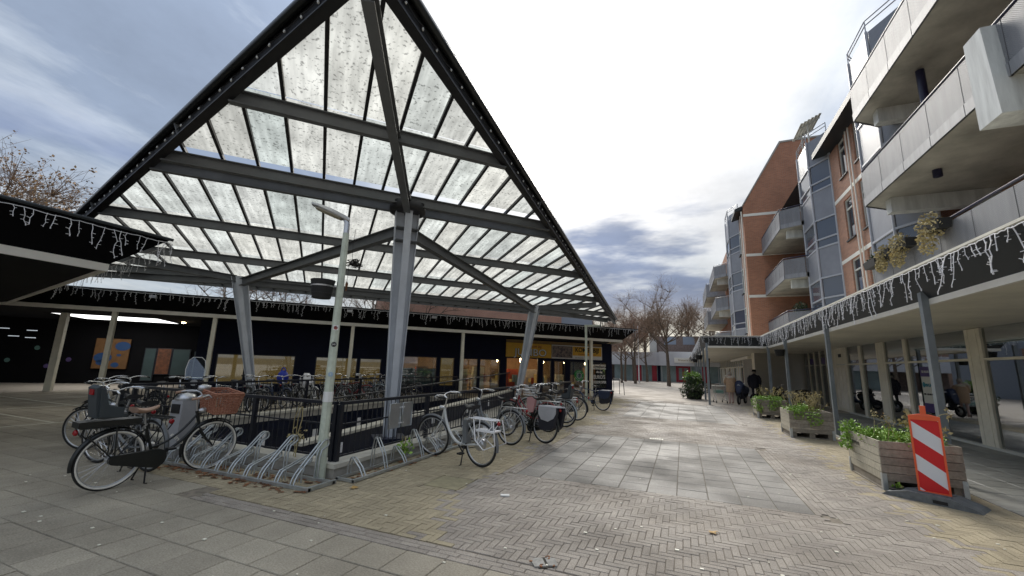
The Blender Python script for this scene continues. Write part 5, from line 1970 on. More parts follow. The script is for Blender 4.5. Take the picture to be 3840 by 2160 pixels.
for lb, p, hd, c, f_, ex in row:
    t, piv, hb, ht = make_bike(lb, p, hd, c, f_, lean=R(rnd.uniform(-4, 4)), steer=R(rnd.uniform(-18, 18)), guard=f_ == 'step', rack='alu' if c != 'black_paint' else 'black_paint', hubgear=True)
    if 'pan' in ex:
        panniers(t, ex['pan'])
    if 'cloth' in ex:
        MB().hexa([(.40, -.06, .45), (.60, -.06, .42), (.60, .06, .42), (.40, .06, .45), (.34, -.04, .85), (.60, -.05, .80), (.60, .05, .80), (.34, .04, .85)]).build('pink_cloth', 'pink_cloth', t)
    if 'seat' in ex or 'fold' in ex:
        child_seat(t, 'seat_teal')
    if 'crate' in ex:
        mb = MB()
        for zz in (.10, .18, .26, .34):
            mb.tube([(.08, -.18, zz), (.38, -.18, zz), (.38, .18, zz), (.08, .18, zz)], .010, 5, closed=True)
        for q in range(6):
            for s in (-.18, .18):
                mb.tube([(.08 + q * .06, s, .10), (.08 + q * .06, s, .34)], .006, 4)
        mb.build('front_crate', 'white_wire', piv)
# bikes crowded at the left end of the ramp railing
left = [
    ('grey bicycle with upright chrome handlebars behind the basket bike', (-6.95, 3.72), 183, 'bike_grey', 'step', dict()),
    ('black bicycle with red tail light next to the litter bin', (-8.2, 4.08), 184, 'black_paint', 'step', dict()),
    ('dark bicycle parked along the railing left of the litter bin', (-9.3, 4.4), 176, 'black_paint', 'diamond', dict()),
    ('silver bicycle wedged at the railing corner under curved handlebars', (-10.8, 5.2), 176, 'bike_light', 'step', dict()),
    ('black bicycle with white wall tyres at the railing corner', (-10.85, 5.75), 186, 'black_paint', 'step', dict()),
]
for lb, p, hd, c, f_, ex in left:
    t, piv, hb, ht = make_bike(lb, p, hd, c, f_, lean=R(rnd.uniform(-4, 4)), steer=R(rnd.uniform(-25, 25)), guard=True, rack='black_paint', hubgear=True, whitewall='white' in lb)
    if 'seat' in ex:
        child_seat(t, 'seat_teal')
# the row behind the far railing
back = [(6.25, 'black_paint', 'step'), (8.1, 'bike_grey', 'diamond'), (8.7, 'black_paint', 'step'), (9.3, 'bike_blue', 'step'), (9.9, 'black_paint', 'diamond'), (10.5, 'bike_white', 'step'), (11.0, 'black_paint', 'step'), (11.8, 'bike_grey', 'low'), (12.9, 'black_paint', 'step'), (14.0, 'bike_blue', 'diamond'), (15.4, 'black_paint', 'step'), (7.0, 'bike_light', 'step'), (12.35, 'bike_red', 'diamond'), (13.45, 'bike_light', 'step'), (14.7, 'bike_white', 'diamond'), (16.2, 'bike_grey', 'step')]
names = ['dark bicycle left of the tapered column behind the railing', 'grey bicycle with raised bars in front of the tapered column', 'black bicycle just right of the left tapered column', 'navy bicycle beside the blue plastic bag', 'black bicycle next to the blue bag on its right', 'white child seat bicycle right of the lamp post behind the railing', 'black bicycle with white panel covers behind the railing', 'grey bicycle leaning towards the middle column', 'black bicycle half hidden by the middle column', 'navy bicycle right of the middle column', 'dark bicycle in front of the frosted shop window', 'pale bicycle beside the scooter windscreen behind the railing', 'red bicycle left of the middle column behind the railing', 'pale bicycle just past the middle column behind the railing', 'white bicycle right of the middle column behind the ramp', 'grey bicycle at the right end of the row behind the ramp']
for (y, c, f_), lb in zip(back, names):
    t, piv, hb, ht = make_bike(lb, (-12.3 + rnd.uniform(-.25, .15), y + .3), rnd.uniform(-22, 8), c, f_, lean=R(rnd.uniform(-5, 5)), steer=R(rnd.uniform(-25, 25)), guard=True, rack='alu' if c != 'black_paint' else 'black_paint', hubgear=True)
    if 'white child' in lb:
        child_seat(t, 'white_wire', x=.50, z=.74, pad='white_wire')
    if 'white panel' in lb:
        for s in (-1, 1):
            MB().slab([(-.25, s * .05, .75), (.12, s * .05, .70), (.20, s * .05, .50), (.02, s * .05, .25), (-.1, s * .05, .45)], (0, s * .01, 0)).build('skirt_guard', 'white_wire', t)
bg_ = thing('plastic_bag', 'bright blue plastic bag over a bicycle saddle', 'bag', (-11.95, 9.75, .80))
mb = MB()
mb.lathe([(.05, 0), (.17, .04), (.20, .2), (.15, .34), (.05, .42)], 10, sx=1, sy=.8)
mb.tube(bez([(-.1, 0, .36), (-.12, 0, .55), (.08, 0, .56), (.1, 0, .36)], 8), .02, 5)
mb.build('bag_body', 'blue_bag', bg_)
# two-wheeled scooters
def make_scooter(label, loc, heading, body='bag_black', screen=False, cover=False):
    t = thing('scooter', label, 'scooter', (*loc, 0), R(heading), 'parked scooters')
    for x in (0, 1.25):
        w = MB().tube([(x + .19 * math.cos(2 * math.pi * i / 24), 0, .24 + .19 * math.sin(2 * math.pi * i / 24)) for i in range(24)], .05, 8, closed=True).build('wheel', 'black_rubber', t)
        MB().lathe([(.02, -.05), (.13, -.03), (.13, .03), (.02, .05)], 14, (x, 0, .24), ax=Matrix.Rotation(R(90), 3, 'X')).build('rim', 'alu', w)
    def loft(secs, nm, m):
        vs, fs = [], []
        k = 10
        for (x, zc_, hw, hh) in secs:
            for j in range(k):
                a_ = 2 * math.pi * j / k
                vs.append((x, hw * math.cos(a_), zc_ + hh * math.sin(a_)))
        for i in range(len(secs) - 1):
            for j in range(k):
                fs.append((i * k + j, i * k + (j + 1) % k, (i + 1) * k + (j + 1) % k, (i + 1) * k + j))
        fs += [tuple(range(k - 1, -1, -1)), tuple(range((len(secs) - 1) * k, len(secs) * k))]
        b_ = MB().add(vs, fs, True)
        return b_.build(nm, m, t)
    loft([(-.28, .62, .05, .05), (-.15, .58, .15, .14), (.10, .52, .19, .20), (.35, .45, .17, .17), (.45, .36, .15, .08), (.75, .32, .15, .05), (.92, .36, .17, .08)], 'body', body)
    loft([(.90, .35, .17, .10), (.98, .55, .21, .22), (1.03, .78, .20, .16), (1.02, .95, .12, .08)], 'leg_shield', body)
    loft([(-.25, .76, .08, .03), (-.05, .79, .14, .05), (.30, .76, .13, .045), (.42, .74, .07, .03)], 'seat', 'saddle_black')
    MB().tube([(1.25, .06, .24), (1.10, .05, .6), (1.02, 0, .95)], .03, 7).build('fork', 'dark_steel', t)
    MB().tube(bez([(.90, -.33, 1.04), (1.0, -.2, 1.06), (1.02, 0, 1.0), (1.0, .2, 1.06), (.90, .33, 1.04)], 12), .016, 7).build('handlebar', 'chrome', t)
    MB().lathe([(.03, -.05), (.08, 0), (.08, .03)], 12, (1.10, 0, .92), ax=Matrix.Rotation(R(90), 3, 'Y')).build('headlight', 'alu', t)
    if screen:
        o = [(-.19, .0), (-.21, .25), (-.17, .48), (-.09, .56), (.09, .56), (.17, .48), (.21, .25), (.19, 0)]
        MB().slab([(1.08 - z * .25, y, 1.0 + z) for y, z in o], (.006, 0, 0)).build('windscreen', 'windscreen_glass', t)
        MB().tube([(1.083 - z * .25, y, 1.0 + z) for y, z in o], .009, 5).build('windscreen_rim', 'white_wire', t)
    if cover:
        loft([(-.30, .62, .10, .16), (.0, .72, .24, .22), (.35, .70, .25, .24), (.62, .74, .20, .26), (.85, .92, .24, .26), (1.02, .98, .20, .24), (1.12, .78, .16, .24), (1.2, .6, .08, .1)], 'rain_cover', 'blue_cover')
    return t
make_scooter('black scooter with tall clear windscreen behind the crowded bikes', (-12.53, 7.44), -30, 'bag_black', True)
make_scooter('dark blue covered scooter beside the woman in the beige coat', (3.0, 25.6), 250, 'bag_black', cover=True)
make_scooter('dark scooter parked under the arcade by the blank grey wall', (4.9, 27.5), 190, 'bag_black')
make_scooter('second dark scooter under the arcade, nearer the shop windows', (5.9, 26.6), 175, 'bike_blue')
make_scooter('third dark scooter under the arcade behind the dry planter', (5.6, 25.2), 170, 'bag_black')
# ---------------------------------------------------------------- lamp post
lp = thing('street_lamp', 'pale green street lamp with stickers and a black tub', 'street lamp', (-4.66, 4.57, 0))
def oct_(z0, r0, z1, r1, nm, m):
    MB().lathe([(r0, z0), (r1, z1)], 8, smooth=False).build(nm, m, lp)
oct_(.0, .075, .55, .070, 'pole_foot', 'lamp_green')
oct_(.55, .066, 3.50, .046, 'pole', 'lamp_green')
MB().tube([(0, 0, 3.50), (.0, 0, 3.66), (-.02, -.01, 3.72)], .042, 10).build('collar', 'alu', lp)
hd = MB()
H0, H1 = Vector((.02, .02, 3.70)), Vector((-.42, -.31, 3.90))
d = (H1 - H0)
Lh = d.length
d.normalize()
sd = Vector((-d.y, d.x, 0)).normalized()
secs = [(0, .05, .05), (.12, .075, .065), (.45, .11, .075), (.8, .10, .06), (1, .05, .035)]
vs, fs = [], []
for (q, hw, hh) in secs:
    c = H0 + d * q * Lh
    for (a_, b_) in ((-1, 0), (-.75, .7), (0, 1), (.75, .7), (1, 0), (.9, -.25), (-.9, -.25)):
        vs.append(c + sd * hw * a_ + Vector((0, 0, hh * b_)))
k = 7
fs = [(i * k + j, i * k + (j + 1) % k, (i + 1) * k + (j + 1) % k, (i + 1) * k + j) for i in range(4) for j in range(k)] + [tuple(range(6, -1, -1)), tuple(range(28, 35))]
hd.add(vs, fs, False)
ho = hd.build('lamp_head', 'alu', lp)
mat('lamp_lens', (.42, .38, .28), .25)
lens = []
for (q, hw) in ((.22, .06), (.45, .085), (.78, .08), (.9, .05)):
    lens.append((q, hw))
poly = [H0 + d * q * Lh + sd * hw + Vector((0, 0, -.022)) for q, hw in lens] + [H0 + d * q * Lh - sd * hw + Vector((0, 0, -.022)) for q, hw in reversed(lens)]
MB().slab(poly, (0, 0, -.012)).build('lens', 'lamp_lens', ho)
mat('sticker_blue', (.35, .48, .60), .5)
RV = (R(90), 0, R(42))
v_ = Vector((.70, -.71, 0))
def stick(z, r, m, square=False, txt=None):
    c = Vector((4.66, -4.57, 0)).normalized() * (.062 - z * .0045)
    ax_ = Matrix.Rotation(math.atan2(c.y, c.x), 3, 'Z') @ Matrix.Rotation(R(90), 3, 'Y')
    if square:
        o = MB().cbox((c.x, c.y, z), (.008, 2 * r, 2 * r), math.atan2(c.y, c.x)).build('sticker', m, lp)
    else:
        o = MB().lathe([(r, -.002), (r, .004)], 14, (c.x, c.y, z), ax=ax_).build('sticker', m, lp)
    if txt:
        text('lettering', txt, r * .9, 'white_print', o, (c.x * 1.10, c.y * 1.10, z), RV)
stick(2.06, .036, 'white_print', True)
stick(2.06 + .0, .028, 'red_print')
stick(1.82, .036, 'black_print', txt='JVR')
stick(1.40, .034, 'sticker_blue', txt='S')
MB().lathe([(.068, 1.02), (.0665, 1.16)], 8, smooth=False).build('torn_sticker', 'white_print', lp)
t = thing('hanging_basket', 'black ribbed tub clamped to the green street lamp', 'basket', (-4.85, 4.42, 2.48), group='baskets fixed to posts')
MB().lathe([(.125, 0), (.13, .01), (.165, .25), (.172, .27), (.15, .27), (.14, .2)], 16).build('tub', 'black_rubber', t)
MB().lathe([(.157, .17), (.160, .19)], 16).build('band', 'alu', t)
MB().lathe([(.143, .07), (.146, .085)], 16).build('band', 'dark_steel', t)
MB().tube([(.0, 0, .19), (.19, .15, .19)], .012, 5).build('clamp', 'alu', t)

# thin lamp column in front of the shop entrance
t = thing('lamp_column', 'thin pale square lamp column before the shop entrance', 'street lamp', (-4.35, 20.2, 0))
MB().box(-.05, .05, -.05, .05, 0, 3.62).build('pole', 'lamp_green', t)
MB().hexa([(-.06, -.06, 3.62), (.62, .45, 3.66), (.55, .55, 3.66), (-.1, .06, 3.62), (-.06, -.06, 3.70), (.62, .45, 3.74), (.55, .55, 3.74), (-.1, .06, 3.70)]).build('lamp_head', 'lamp_green', t)
# handrail at the end of the shop
t = thing('street_handrail', 'short dark sloping handrail at the end of the supermarket', 'handrail')
pts = [(-4.6, 30.5, .95), (-3.9, 28.3, .95), (-3.48, 27.0, .80)]
MB().tube(pts + [(-3.40, 26.8, .02)], .022, 6).build('rail', 'navy_steel', t)
for x, y, z in pts[:2]:
    MB().tube([(x, y, 0), (x, y, z)], .02, 6).build('post', 'navy_steel', t)
# litter bin behind the basket
t = thing('litter_bin', 'grey concrete coloured litter bin behind the wicker basket', 'bin', (-7.62, 4.46, 0), R(4))
MB().hexa([(-.12, -.12, 0), (.12, -.12, 0), (.12, .12, 0), (-.12, .12, 0), (-.13, -.13, .88), (.13, -.13, .88), (.13, .13, .88), (-.13, .13, .88)]).build('body', 'bag_grey', t)
MB().lathe([(.14, 0), (.15, .03), (.11, .09), (.02, .11)], 12, (0, 0, .88)).build('hood', 'alu', t)
MB().box(-.09, .09, -.145, -.125, .68, .82).build('slot', 'dark_steel', t)

# ---------------------------------------------------------------- planters
mat('plank_grey', (.36, .32, .26), .8, c2=(.22, .19, .155), vs=3, isl=.22, bump=.35, bs=30, stretch=(6, 1, 6))
mat('plank_pale', (.56, .52, .41), .8, c2=(.40, .36, .28), vs=3, isl=.18, bump=.35, bs=30, stretch=(1, 6, 6))
mat('soil', (.04, .03, .02), .95, var=.4)
def planter(label, x, y, w, d, h, seed, green, dry=0, trail=(), tall=0):
    r = random.Random(seed)
    t = thing('wooden_planter', label, 'planter', (x, y, 0), group='wooden planters along the arcade')
    n = 5
    zb = .13
    ph = (h - zb) / n
    for k in range(n):
        z0, z1 = zb + k * ph + .004, zb + (k + 1) * ph - .003
        j = lambda: r.uniform(-.004, .004)
        MB().box(.0, w, -.0 + j(), .025, z0, z1).build('plank', 'plank_grey', t)
        MB().box(.0, w, d - .025, d + j(), z0, z1).build('plank', 'plank_grey', t)
        MB().box(j() - .002, .025, .027, d - .027, z0, z1).build('plank', 'plank_pale', t)
        MB().box(w - .025, w + j(), .027, d - .027, z0, z1).build('plank', 'plank_grey', t)
    for (cx, cy) in ((-.006, -.006), (w - .05, -.006), (-.006, d - .05), (w - .05, d - .05)):
        MB().box(cx - .003, cx + .055, cy - .003, cy + .055, .0, zb + .10).build('corner_bracket', 'galv', t)
    for cx in (.02, w / 2 - .06, w - .14):
        MB().box(cx, cx + .12, .03, d - .03, .02, zb).build('pallet_block', 'plank_grey', t)
    MB().box(0, w, 0.01, d - .01, .0, .02).build('pallet_board', 'plank_grey', t)
    MB().quad((.02, .02, h - .10), (w - .02, .02, h - .10), (w - .02, d - .02, h - .10), (.02, d - .02, h - .10)).build('soil', 'soil', t)
    mb = MB()
    for _ in range(green):
        px, py = r.uniform(.05, w - .05), r.uniform(.05, d - .05)
        leaf_cluster(mb, (px, py, h - .02 + r.uniform(-.05, .07)), .11, 34, .042, r, 1.2)
    for (ux, uy, uz_, rr) in trail:
        leaf_cluster(mb, (ux, uy, uz_), rr, int(1300 * rr), .045, r, 1, (1, 1, 1.2))
    if mb.v:
        mb.build('foliage', 'leaf_green', t)
    if dry:
        mb = MB()
        for _ in range(dry):
            a = Vector((r.uniform(.15, w - .15), r.uniform(.2, d - .2), h - .08))
            e = a + Vector((r.uniform(-.22, .22), r.uniform(-.22, .22), r.uniform(.25, .55)))
            m_ = a.lerp(e, .5) + Vector((r.uniform(-.05, .05), r.uniform(-.05, .05), .08))
            mb.tube([a, m_, e], .004, 3, cap=False)
            leaf_cluster(mb, e, .07, 10, .03, r, 1)
        mb.build('dry_stems', 'dried_flower', t, kind='stuff')
    return t
planter('nearest wooden planter with pale end boards behind the striped beacon', 2.62, 7.95, .92, 1.3, .68, 1, 80, 10, ((.02, 1.2, .64, .17), (-.05, 1.12, .50, .12), (.05, 1.25, .70, .16)))
text('stencil', 'GLEMMENS', .085, 'black_print', [o for o in scene.objects if o.name.startswith('wooden_planter')][0], (-.009, .95, .52), (R(90), 0, R(-90)), ext=.001)
planter('middle wooden planter with brown dry stems and trailing ivy', 2.52, 13.1, .95, 1.1, .67, 2, 30, 70, ((.15, .02, .62, .14), (.55, -.02, .50, .16), (.3, .05, .66, .2)))
planter('farthest wooden planter covered in ivy near the man in the hat', 2.45, 17.8, .95, 1.0, .67, 3, 55, 12, ((.0, .1, .55, .2), (.5, -.03, .5, .2), (.05, -.03, .35, .14), (.6, .0, .62, .2)))
# tall dry grass in the farthest planter and nearest planter
for (label, x, y, z, n_, h_) in (('tall pale dry grass standing in the farthest planter', 3.05, 18.3, .60, 14, .55), ('tall dry plume stalks in the nearest planter beside the beacon', 3.40, 8.6, .60, 12, .5)):
    t = thing('dry_grass', label, 'plant', (x, y, z))
    mb = MB()
    for _ in range(n_):
        e = Vector((rg.uniform(-.25, .35), rg.uniform(-.2, .2), rg.uniform(.3, 1) * h_))
        mb.tube(bez([(rg.uniform(-.08, .08), rg.uniform(-.08, .08), -.05), (e.x * .2, e.y * .2, e.z * .9), e], 6), .005, 4)
        leaf_cluster(mb, e, .07, 16, .05, rg, 1, (.5, .5, 1.3))
    mb.build('stalks', 'dried_flower', t)
t = thing('ivy_bush', 'rounded dark ivy bush with yellow-green top in a tub', 'plant', (.55, 27.6, 0))
mb = MB()
for _ in range(46):
    a_ = rg.uniform(0, 6.28)
    q = rg.uniform(.2, .78)
    z = rg.uniform(.12, 1.25)
    leaf_cluster(mb, (math.cos(a_) * q * (1.05 - .2 * z), math.sin(a_) * q, z), .22, 60, .085, rg, 1)
mb.build('foliage', 'leaf_dark', t)
mb = MB()
for _ in range(16):
    leaf_cluster(mb, (rg.uniform(-.5, .4), rg.uniform(-.5, .3), rg.uniform(1.05, 1.45)), .2, 45, .08, rg, 1)
mb.build('top_growth', 'leaf_green', t)
MB().lathe([(.4, 0), (.5, .5), (.46, .5)], 14).build('tub', 'black_rubber', t)
# ---------------------------------------------------------------- striped traffic beacon
mat('beacon_orange', (.85, .13, .04), .45, var=.08)
mat('beacon_red', (.66, .008, .012), .4)
mat('beacon_white', (.76, .77, .80), .4)
mat('foot_rubber', (.15, .16, .165), .7, var=.25, vs=14, bump=.3)
bz = math.atan2(7.70 - 7.81, 3.30 - 3.03)
bc = thing('traffic_beacon', 'red and white striped traffic beacon on a grey rubber foot', 'traffic beacon', (3.03, 7.58, 0), bz)
w2, z0, z1 = .135, .10, 1.07
mb = MB()
for s in (-1, 1):
    mb.box(s * w2, s * (w2 + .022), -.025, .025, z0 - .03, z1 + .02)
mb.box(-w2, w2, -.025, .025, z1 - .03, z1 + .02)
mb.box(-w2, w2, -.025, .025, z0 - .03, z0 + .02)
mb.hexa([(-w2 - .022, -.025, z1 + .021), (w2 + .022, -.025, z1 + .021), (w2 + .022, .025, z1 + .021), (-w2 - .022, .025, z1 + .021), (-.05, -.02, z1 + .05), (.05, -.02, z1 + .05), (.05, .02, z1 + .05), (-.05, .02, z1 + .05)])
mb.box(-.03, .03, -.018, .018, z1 + .051, z1 + .16)
mb.box(-.06, .06, -.02, .02, .03, z0 - .03)
mb.build('frame', 'beacon_orange', bc)
lo, hi = z0 + .02, z1 - .03
hh = .215
for i in range(-2, 7):                              # diagonal stripes, falling to the right
    zt = hi + .205 - .02 - (i - 1) * hh - .205
    poly = [(-w2, zt - hh), (w2, zt - hh - .205), (w2, zt - .205), (-w2, zt)]
    poly = clip(poly, 0, 1, -lo)
    poly = clip(poly, 0, -1, hi) if len(poly) > 2 else poly
    if len(poly) < 3:
        continue
    MB().slab([(x, -.013, z) for x, z in poly], (0, .026, 0)).build('stripe', 'beacon_white' if i % 2 else 'beacon_red', bc)
mb = MB()
prof = [(-.50, .0), (.46, .0), (.42, .03), (.20, .10), (-.22, .105), (-.45, .045)]
mb.slab([(x, -.20, z) for x, z in prof], (0, .40, 0))
fo = mb.build('rubber_foot', 'foot_rubber', bc, (0, 0, 0), R(-14))
MB().box(-.44, -.28, -.12, .12, .06, .078).build('grip_pad', 'dark_steel', fo)
for y in (-.205, ):
    MB().box(.02, .16, y, y + .02, .02, .06).build('slot', 'dark_steel', fo)
for y in (-.10, .06):
    MB().box(-.20, .18, y, y + .05, .100, .112).build('rib', 'foot_rubber', fo)

# ---------------------------------------------------------------- people
mat('coat_beige', (.40, .27, .17), .9, var=.12, vs=14, bump=.3)
mat('hood_cream', (.55, .48, .38), .9, var=.1)
mat('hair_grey', (.35, .31, .26), .9, var=.3, vs=30)
mat('skin', (.45, .27, .20), .6)
mat('trouser_pink', (.48, .33, .29), .85)
mat('coat_navy', (.006, .007, .018), .8, var=.2)
mat('hat_black', (.006, .006, .008), .8)
def skinbody(name, verts, edges, rad, m, parent, sub=2):
    me = bpy.data.meshes.new(name)
    me.from_pydata(verts, edges, [])
    o = bpy.data.objects.new(name, me)
    col.objects.link(o)
    o.parent = parent
    sk_ = o.modifiers.new('skin', 'SKIN')
    sd_ = me.skin_vertices[0].data
    for i, r in enumerate(rad):
        sd_[i].radius = r if isinstance(r, tuple) else (r, r)
    sd_[0].use_root = True
    sk_.use_smooth_shade = True
    ss = o.modifiers.new('subd', 'SUBSURF')
    ss.levels = ss.render_levels = sub
    me.materials.append(MATS[m])
    return o
def person(label, loc, rz, h, mats, coat, lean=0.0, arms='fwd', hat=False):
    """walking figure facing +y, seen from behind; coat = (radius, z) profile of the garment"""
    t = thing('person', label, 'person', (*loc, 0), rz)
    s = h / 1.7
    V = lambda x, y, z: (x * s, y * s, z * s)
    ly = lambda z: lean * max(0, z - .9)
    P = [V(0, 0, .95), V(0, ly(1.2), 1.2), V(0, ly(1.40), 1.40), V(0, ly(1.5), 1.48), V(0, ly(1.6) + .02, 1.58), V(0, ly(1.7) + .02, 1.68)]
    E = [(0, 1), (1, 2), (2, 3), (3, 4), (4, 5)]
    rad = [(.15 * s, .11 * s), (.15 * s, .11 * s), (.17 * s, .10 * s), .055 * s, .085 * s, .05 * s]
    for sx in (-1, 1):
        b = len(P)
        st_ = .06 * sx
        P += [V(.09 * sx, 0, .88), V(.09 * sx, .02 + st_ * .8, .50), V(.09 * sx, st_ - .02, .09), V(.09 * sx, st_ + .12, .035)]
        E += [(0, b), (b, b + 1), (b + 1, b + 2), (b + 2, b + 3)]
        rad += [.085 * s, .06 * s, .045 * s, .04 * s]
    legs_end = len(P)
    for sx in (-1, 1):
        b = len(P)
        if arms == 'fwd':
            P += [V(.19 * sx, ly(1.36), 1.36), V(.25 * sx, ly(1.1) + .10, 1.12), V(.20 * sx, ly(1.0) + .34, 1.03), V(.19 * sx, ly(1.0) + .42, 1.01)]
        else:
            P += [V(.20 * sx, ly(1.36), 1.36), V(.27 * sx, -.03, 1.10), V(.26 * sx, .05, .86), V(.25 * sx, .07, .78)]
        E += [(2, b), (b, b + 1), (b + 1, b + 2), (b + 2, b + 3)]
        rad += [.065 * s, .05 * s, .038 * s, .032 * s]
    skinbody('body', P, E, rad, mats['body'], t)
    # garment: elliptical skirted shell that follows the lean
    vs, fs = [], []
    k = 18
    for (r, z, sy) in coat:
        for j in range(k):
            a_ = 2 * math.pi * j / k
            f_ = 1 + .03 * math.sin(3 * a_ + z * 9)
            vs.append(V(r * math.cos(a_) * f_, ly(z) + r * sy * math.sin(a_) * f_, z))
    for i in range(len(coat) - 1):
        for j in range(k):
            fs.append((i * k + j, i * k + (j + 1) % k, (i + 1) * k + (j + 1) % k, (i + 1) * k + j))
    MB().add(vs, fs, True).build('coat', mats['coat'], t)
    for sx in (-1, 1):
        if arms == 'fwd':
            q = [V(.17 * sx, ly(1.38), 1.39), V(.24 * sx, ly(1.25) + .04, 1.25), V(.255 * sx, ly(1.1) + .11, 1.12), V(.21 * sx, ly(1.0) + .30, 1.04)]
        else:
            q = [V(.17 * sx, ly(1.38), 1.40), V(.26 * sx, 0, 1.26), V(.285 * sx, -.03, 1.08), V(.265 * sx, .045, .88)]
        MB().tube(q, .07, 10, rr=[.085 * s, .08 * s, .068 * s, .058 * s]).build('sleeve', mats['coat'], t)
        e = Vector(q[-1])
        dv = (Vector(q[-1]) - Vector(q[-2])).normalized()
        hm = MB()
        pr_ = Vector((0, 0, 1)).cross(dv)
        pr_ = pr_.normalized() if pr_.length > .1 else Vector((0, 1, 0))
        hm.tube([e, e + dv * .05, e + dv * .09], .03, 7, rr=[.026, .034, .03])
        for f_ in range(4):
            o = e + dv * .085 + pr_ * (.022 * (f_ - 1.5))
            ln_ = (.055, .065, .062, .048)[f_]
            hm.tube([o, o + dv * ln_ * .55, o + dv * ln_ * .8 + Vector((0, 0, -.02))], .0085, 5)
        o = e + dv * .03 + pr_ * .03
        hm.tube([o, o + pr_ * .025 + dv * .03, o + pr_ * .022 + dv * .055], .0095, 5)
        hm.build('hand', 'skin', t)
    hy = ly(1.62) * s + .03
    hc = Vector((0, hy, 1.59 * s))
    hb_ = MB()
    hb_.lathe([(.02, -.125), (.055, -.11), (.075, -.06), (.085, 0), (.082, .05), (.06, .095), (.02, .115)], 14, hc, sx=.92, sy=1.1)
    hb_.add([hc + Vector((-.012, .088, .0)), hc + Vector((.012, .088, .0)), hc + Vector((.016, .09, -.035)), hc + Vector((-.016, .09, -.035)), hc + Vector((0, .115, -.03))], [(0, 1, 4), (1, 2, 4), (2, 3, 4), (3, 0, 4)])
    ho_ = hb_.build('head', 'skin', t)
    em = MB()
    for sx in (-1, 1):
        em.lathe([(.004, -.008), (.011, 0), (.004, .008)], 8, hc + Vector((.03 * sx, .082, .012)))
    em.build('eyes', 'black_print', ho_)
    MB().cbox(hc + Vector((0, .082, -.065)), (.045, .012, .01)).build('mouth', 'beacon_red', ho_)
    for sx in (-1, 1):
        MB().lathe([(.005, -.03), (.016, 0), (.008, .03)], 7, hc + Vector((.08 * sx, -.005, -.005)), sx=.6).build('ear', 'skin', ho_)
    return t, hc, s
wm, hc, s_ = person('person in a beige coat seen from behind, pushing a cart', (2.27, 24.75), R(8), 1.62, dict(body='trouser_pink', coat='coat_beige'),
    [(.215, .62, .72), (.23, .75, .72), (.235, .95, .72), (.225, 1.15, .72), (.225, 1.30, .68), (.19, 1.42, .62), (.09, 1.47, .8), (.07, 1.48, .8)], lean=.10)
MB().lathe([(.03, -.10), (.095, -.05), (.105, .02), (.09, .09), (.05, .125), (.01, .13)], 12, hc + Vector((0, -.015, .012))).build('hair', 'hair_grey', wm)
MB().lathe([(.10, -.02), (.17, .02), (.18, .07), (.13, .12), (.10, .11)], 14, hc + Vector((0, -.06, -.23)), sy=.8).build('hood', 'hood_cream', wm)
MB().tube([(-.10, .06, 1.43), (-.2, .05, 1.42), (-.27, .02, 1.34), (-.26, .1, 1.15)], .05, 8).build('scarf', 'hood_cream', wm)
mn, hc, s_ = person('person in a dark coat and brimmed hat by the roller shutter', (3.72, 27.3), R(-20), 1.76, dict(body='coat_navy', coat='coat_navy'),
    [(.20, .72, .75), (.235, .85, .72), (.24, 1.05, .70), (.24, 1.25, .68), (.225, 1.36, .66), (.17, 1.44, .62), (.09, 1.48, .8), (.07, 1.50, .8)], lean=.05, arms='down')
MB().lathe([(.02, -.10), (.088, -.05), (.096, .0), (.092, .05)], 12, hc + Vector((0, -.012, .0))).build('hair', 'hair_grey', mn)
MB().lathe([(.165, .045), (.172, .052), (.105, .062), (.10, .14), (.085, .165), (.02, .16)], 16, hc, sy=1.1).build('hat', 'hat_black', mn)
# shopping cart in front of her
ct = thing('shopping_cart', 'silver shopping cart with green trim beside the beige coat', 'cart', (1.75, 25.15, 0), R(100))
mb = MB()
for sx in (-1, 1):
    mb.tube([(.40, sx * .22, .16), (-.10, sx * .25, .42), (-.30, sx * .25, .95), (-.42, sx * .25, 1.0)], .013, 6)
    mb.tube([(.40, sx * .22, .16), (-.40, sx * .26, .14)], .012, 6)
    mb.tube([(-.40, sx * .26, .14), (-.10, sx * .25, .42)], .012, 6)
mb.tube([(-.42, -.25, 1.0), (-.42, .25, 1.0)], .018, 6)
mb.build('frame', 'chrome', ct)
mb = MB()
for zz in range(6):
    f_ = zz / 5
    z = .48 + f_ * .38
    mb.tube([(.46 + .06 * f_, -.2 - .03 * f_, z), (.46 + .06 * f_, .2 + .03 * f_, z), (-.26, .24, z), (-.26, -.24, z)], .005, 4, closed=True)
for q in range(10):
    x = -.26 + q * .08
    for sx in (-1, 1):
        mb.tube([(x, sx * .21, .48), (x, sx * .24, .86)], .004, 4)
mb.build('wire_basket', 'chrome', ct)
mat('cart_green', (.12, .28, .22), .5)
MB().box(-.05, .30, -.2, .2, .50, .66).build('shopping', 'cart_green', ct)
MB().tube([(.52, -.23, .88), (.52, .23, .88), (-.26, .25, .88), (-.26, -.25, .88)], .014, 6, closed=True).build('rim', 'cream_paint', ct)
for (x, y) in ((.38, -.22), (.38, .22), (-.38, -.26), (-.38, .26)):
    MB().lathe([(.02, -.016), (.06, -.014), (.06, .014), (.02, .016)], 12, (x, y, .062), ax=Matrix.Rotation(R(90), 3, 'X')).build('wheel', 'black_rubber', ct)

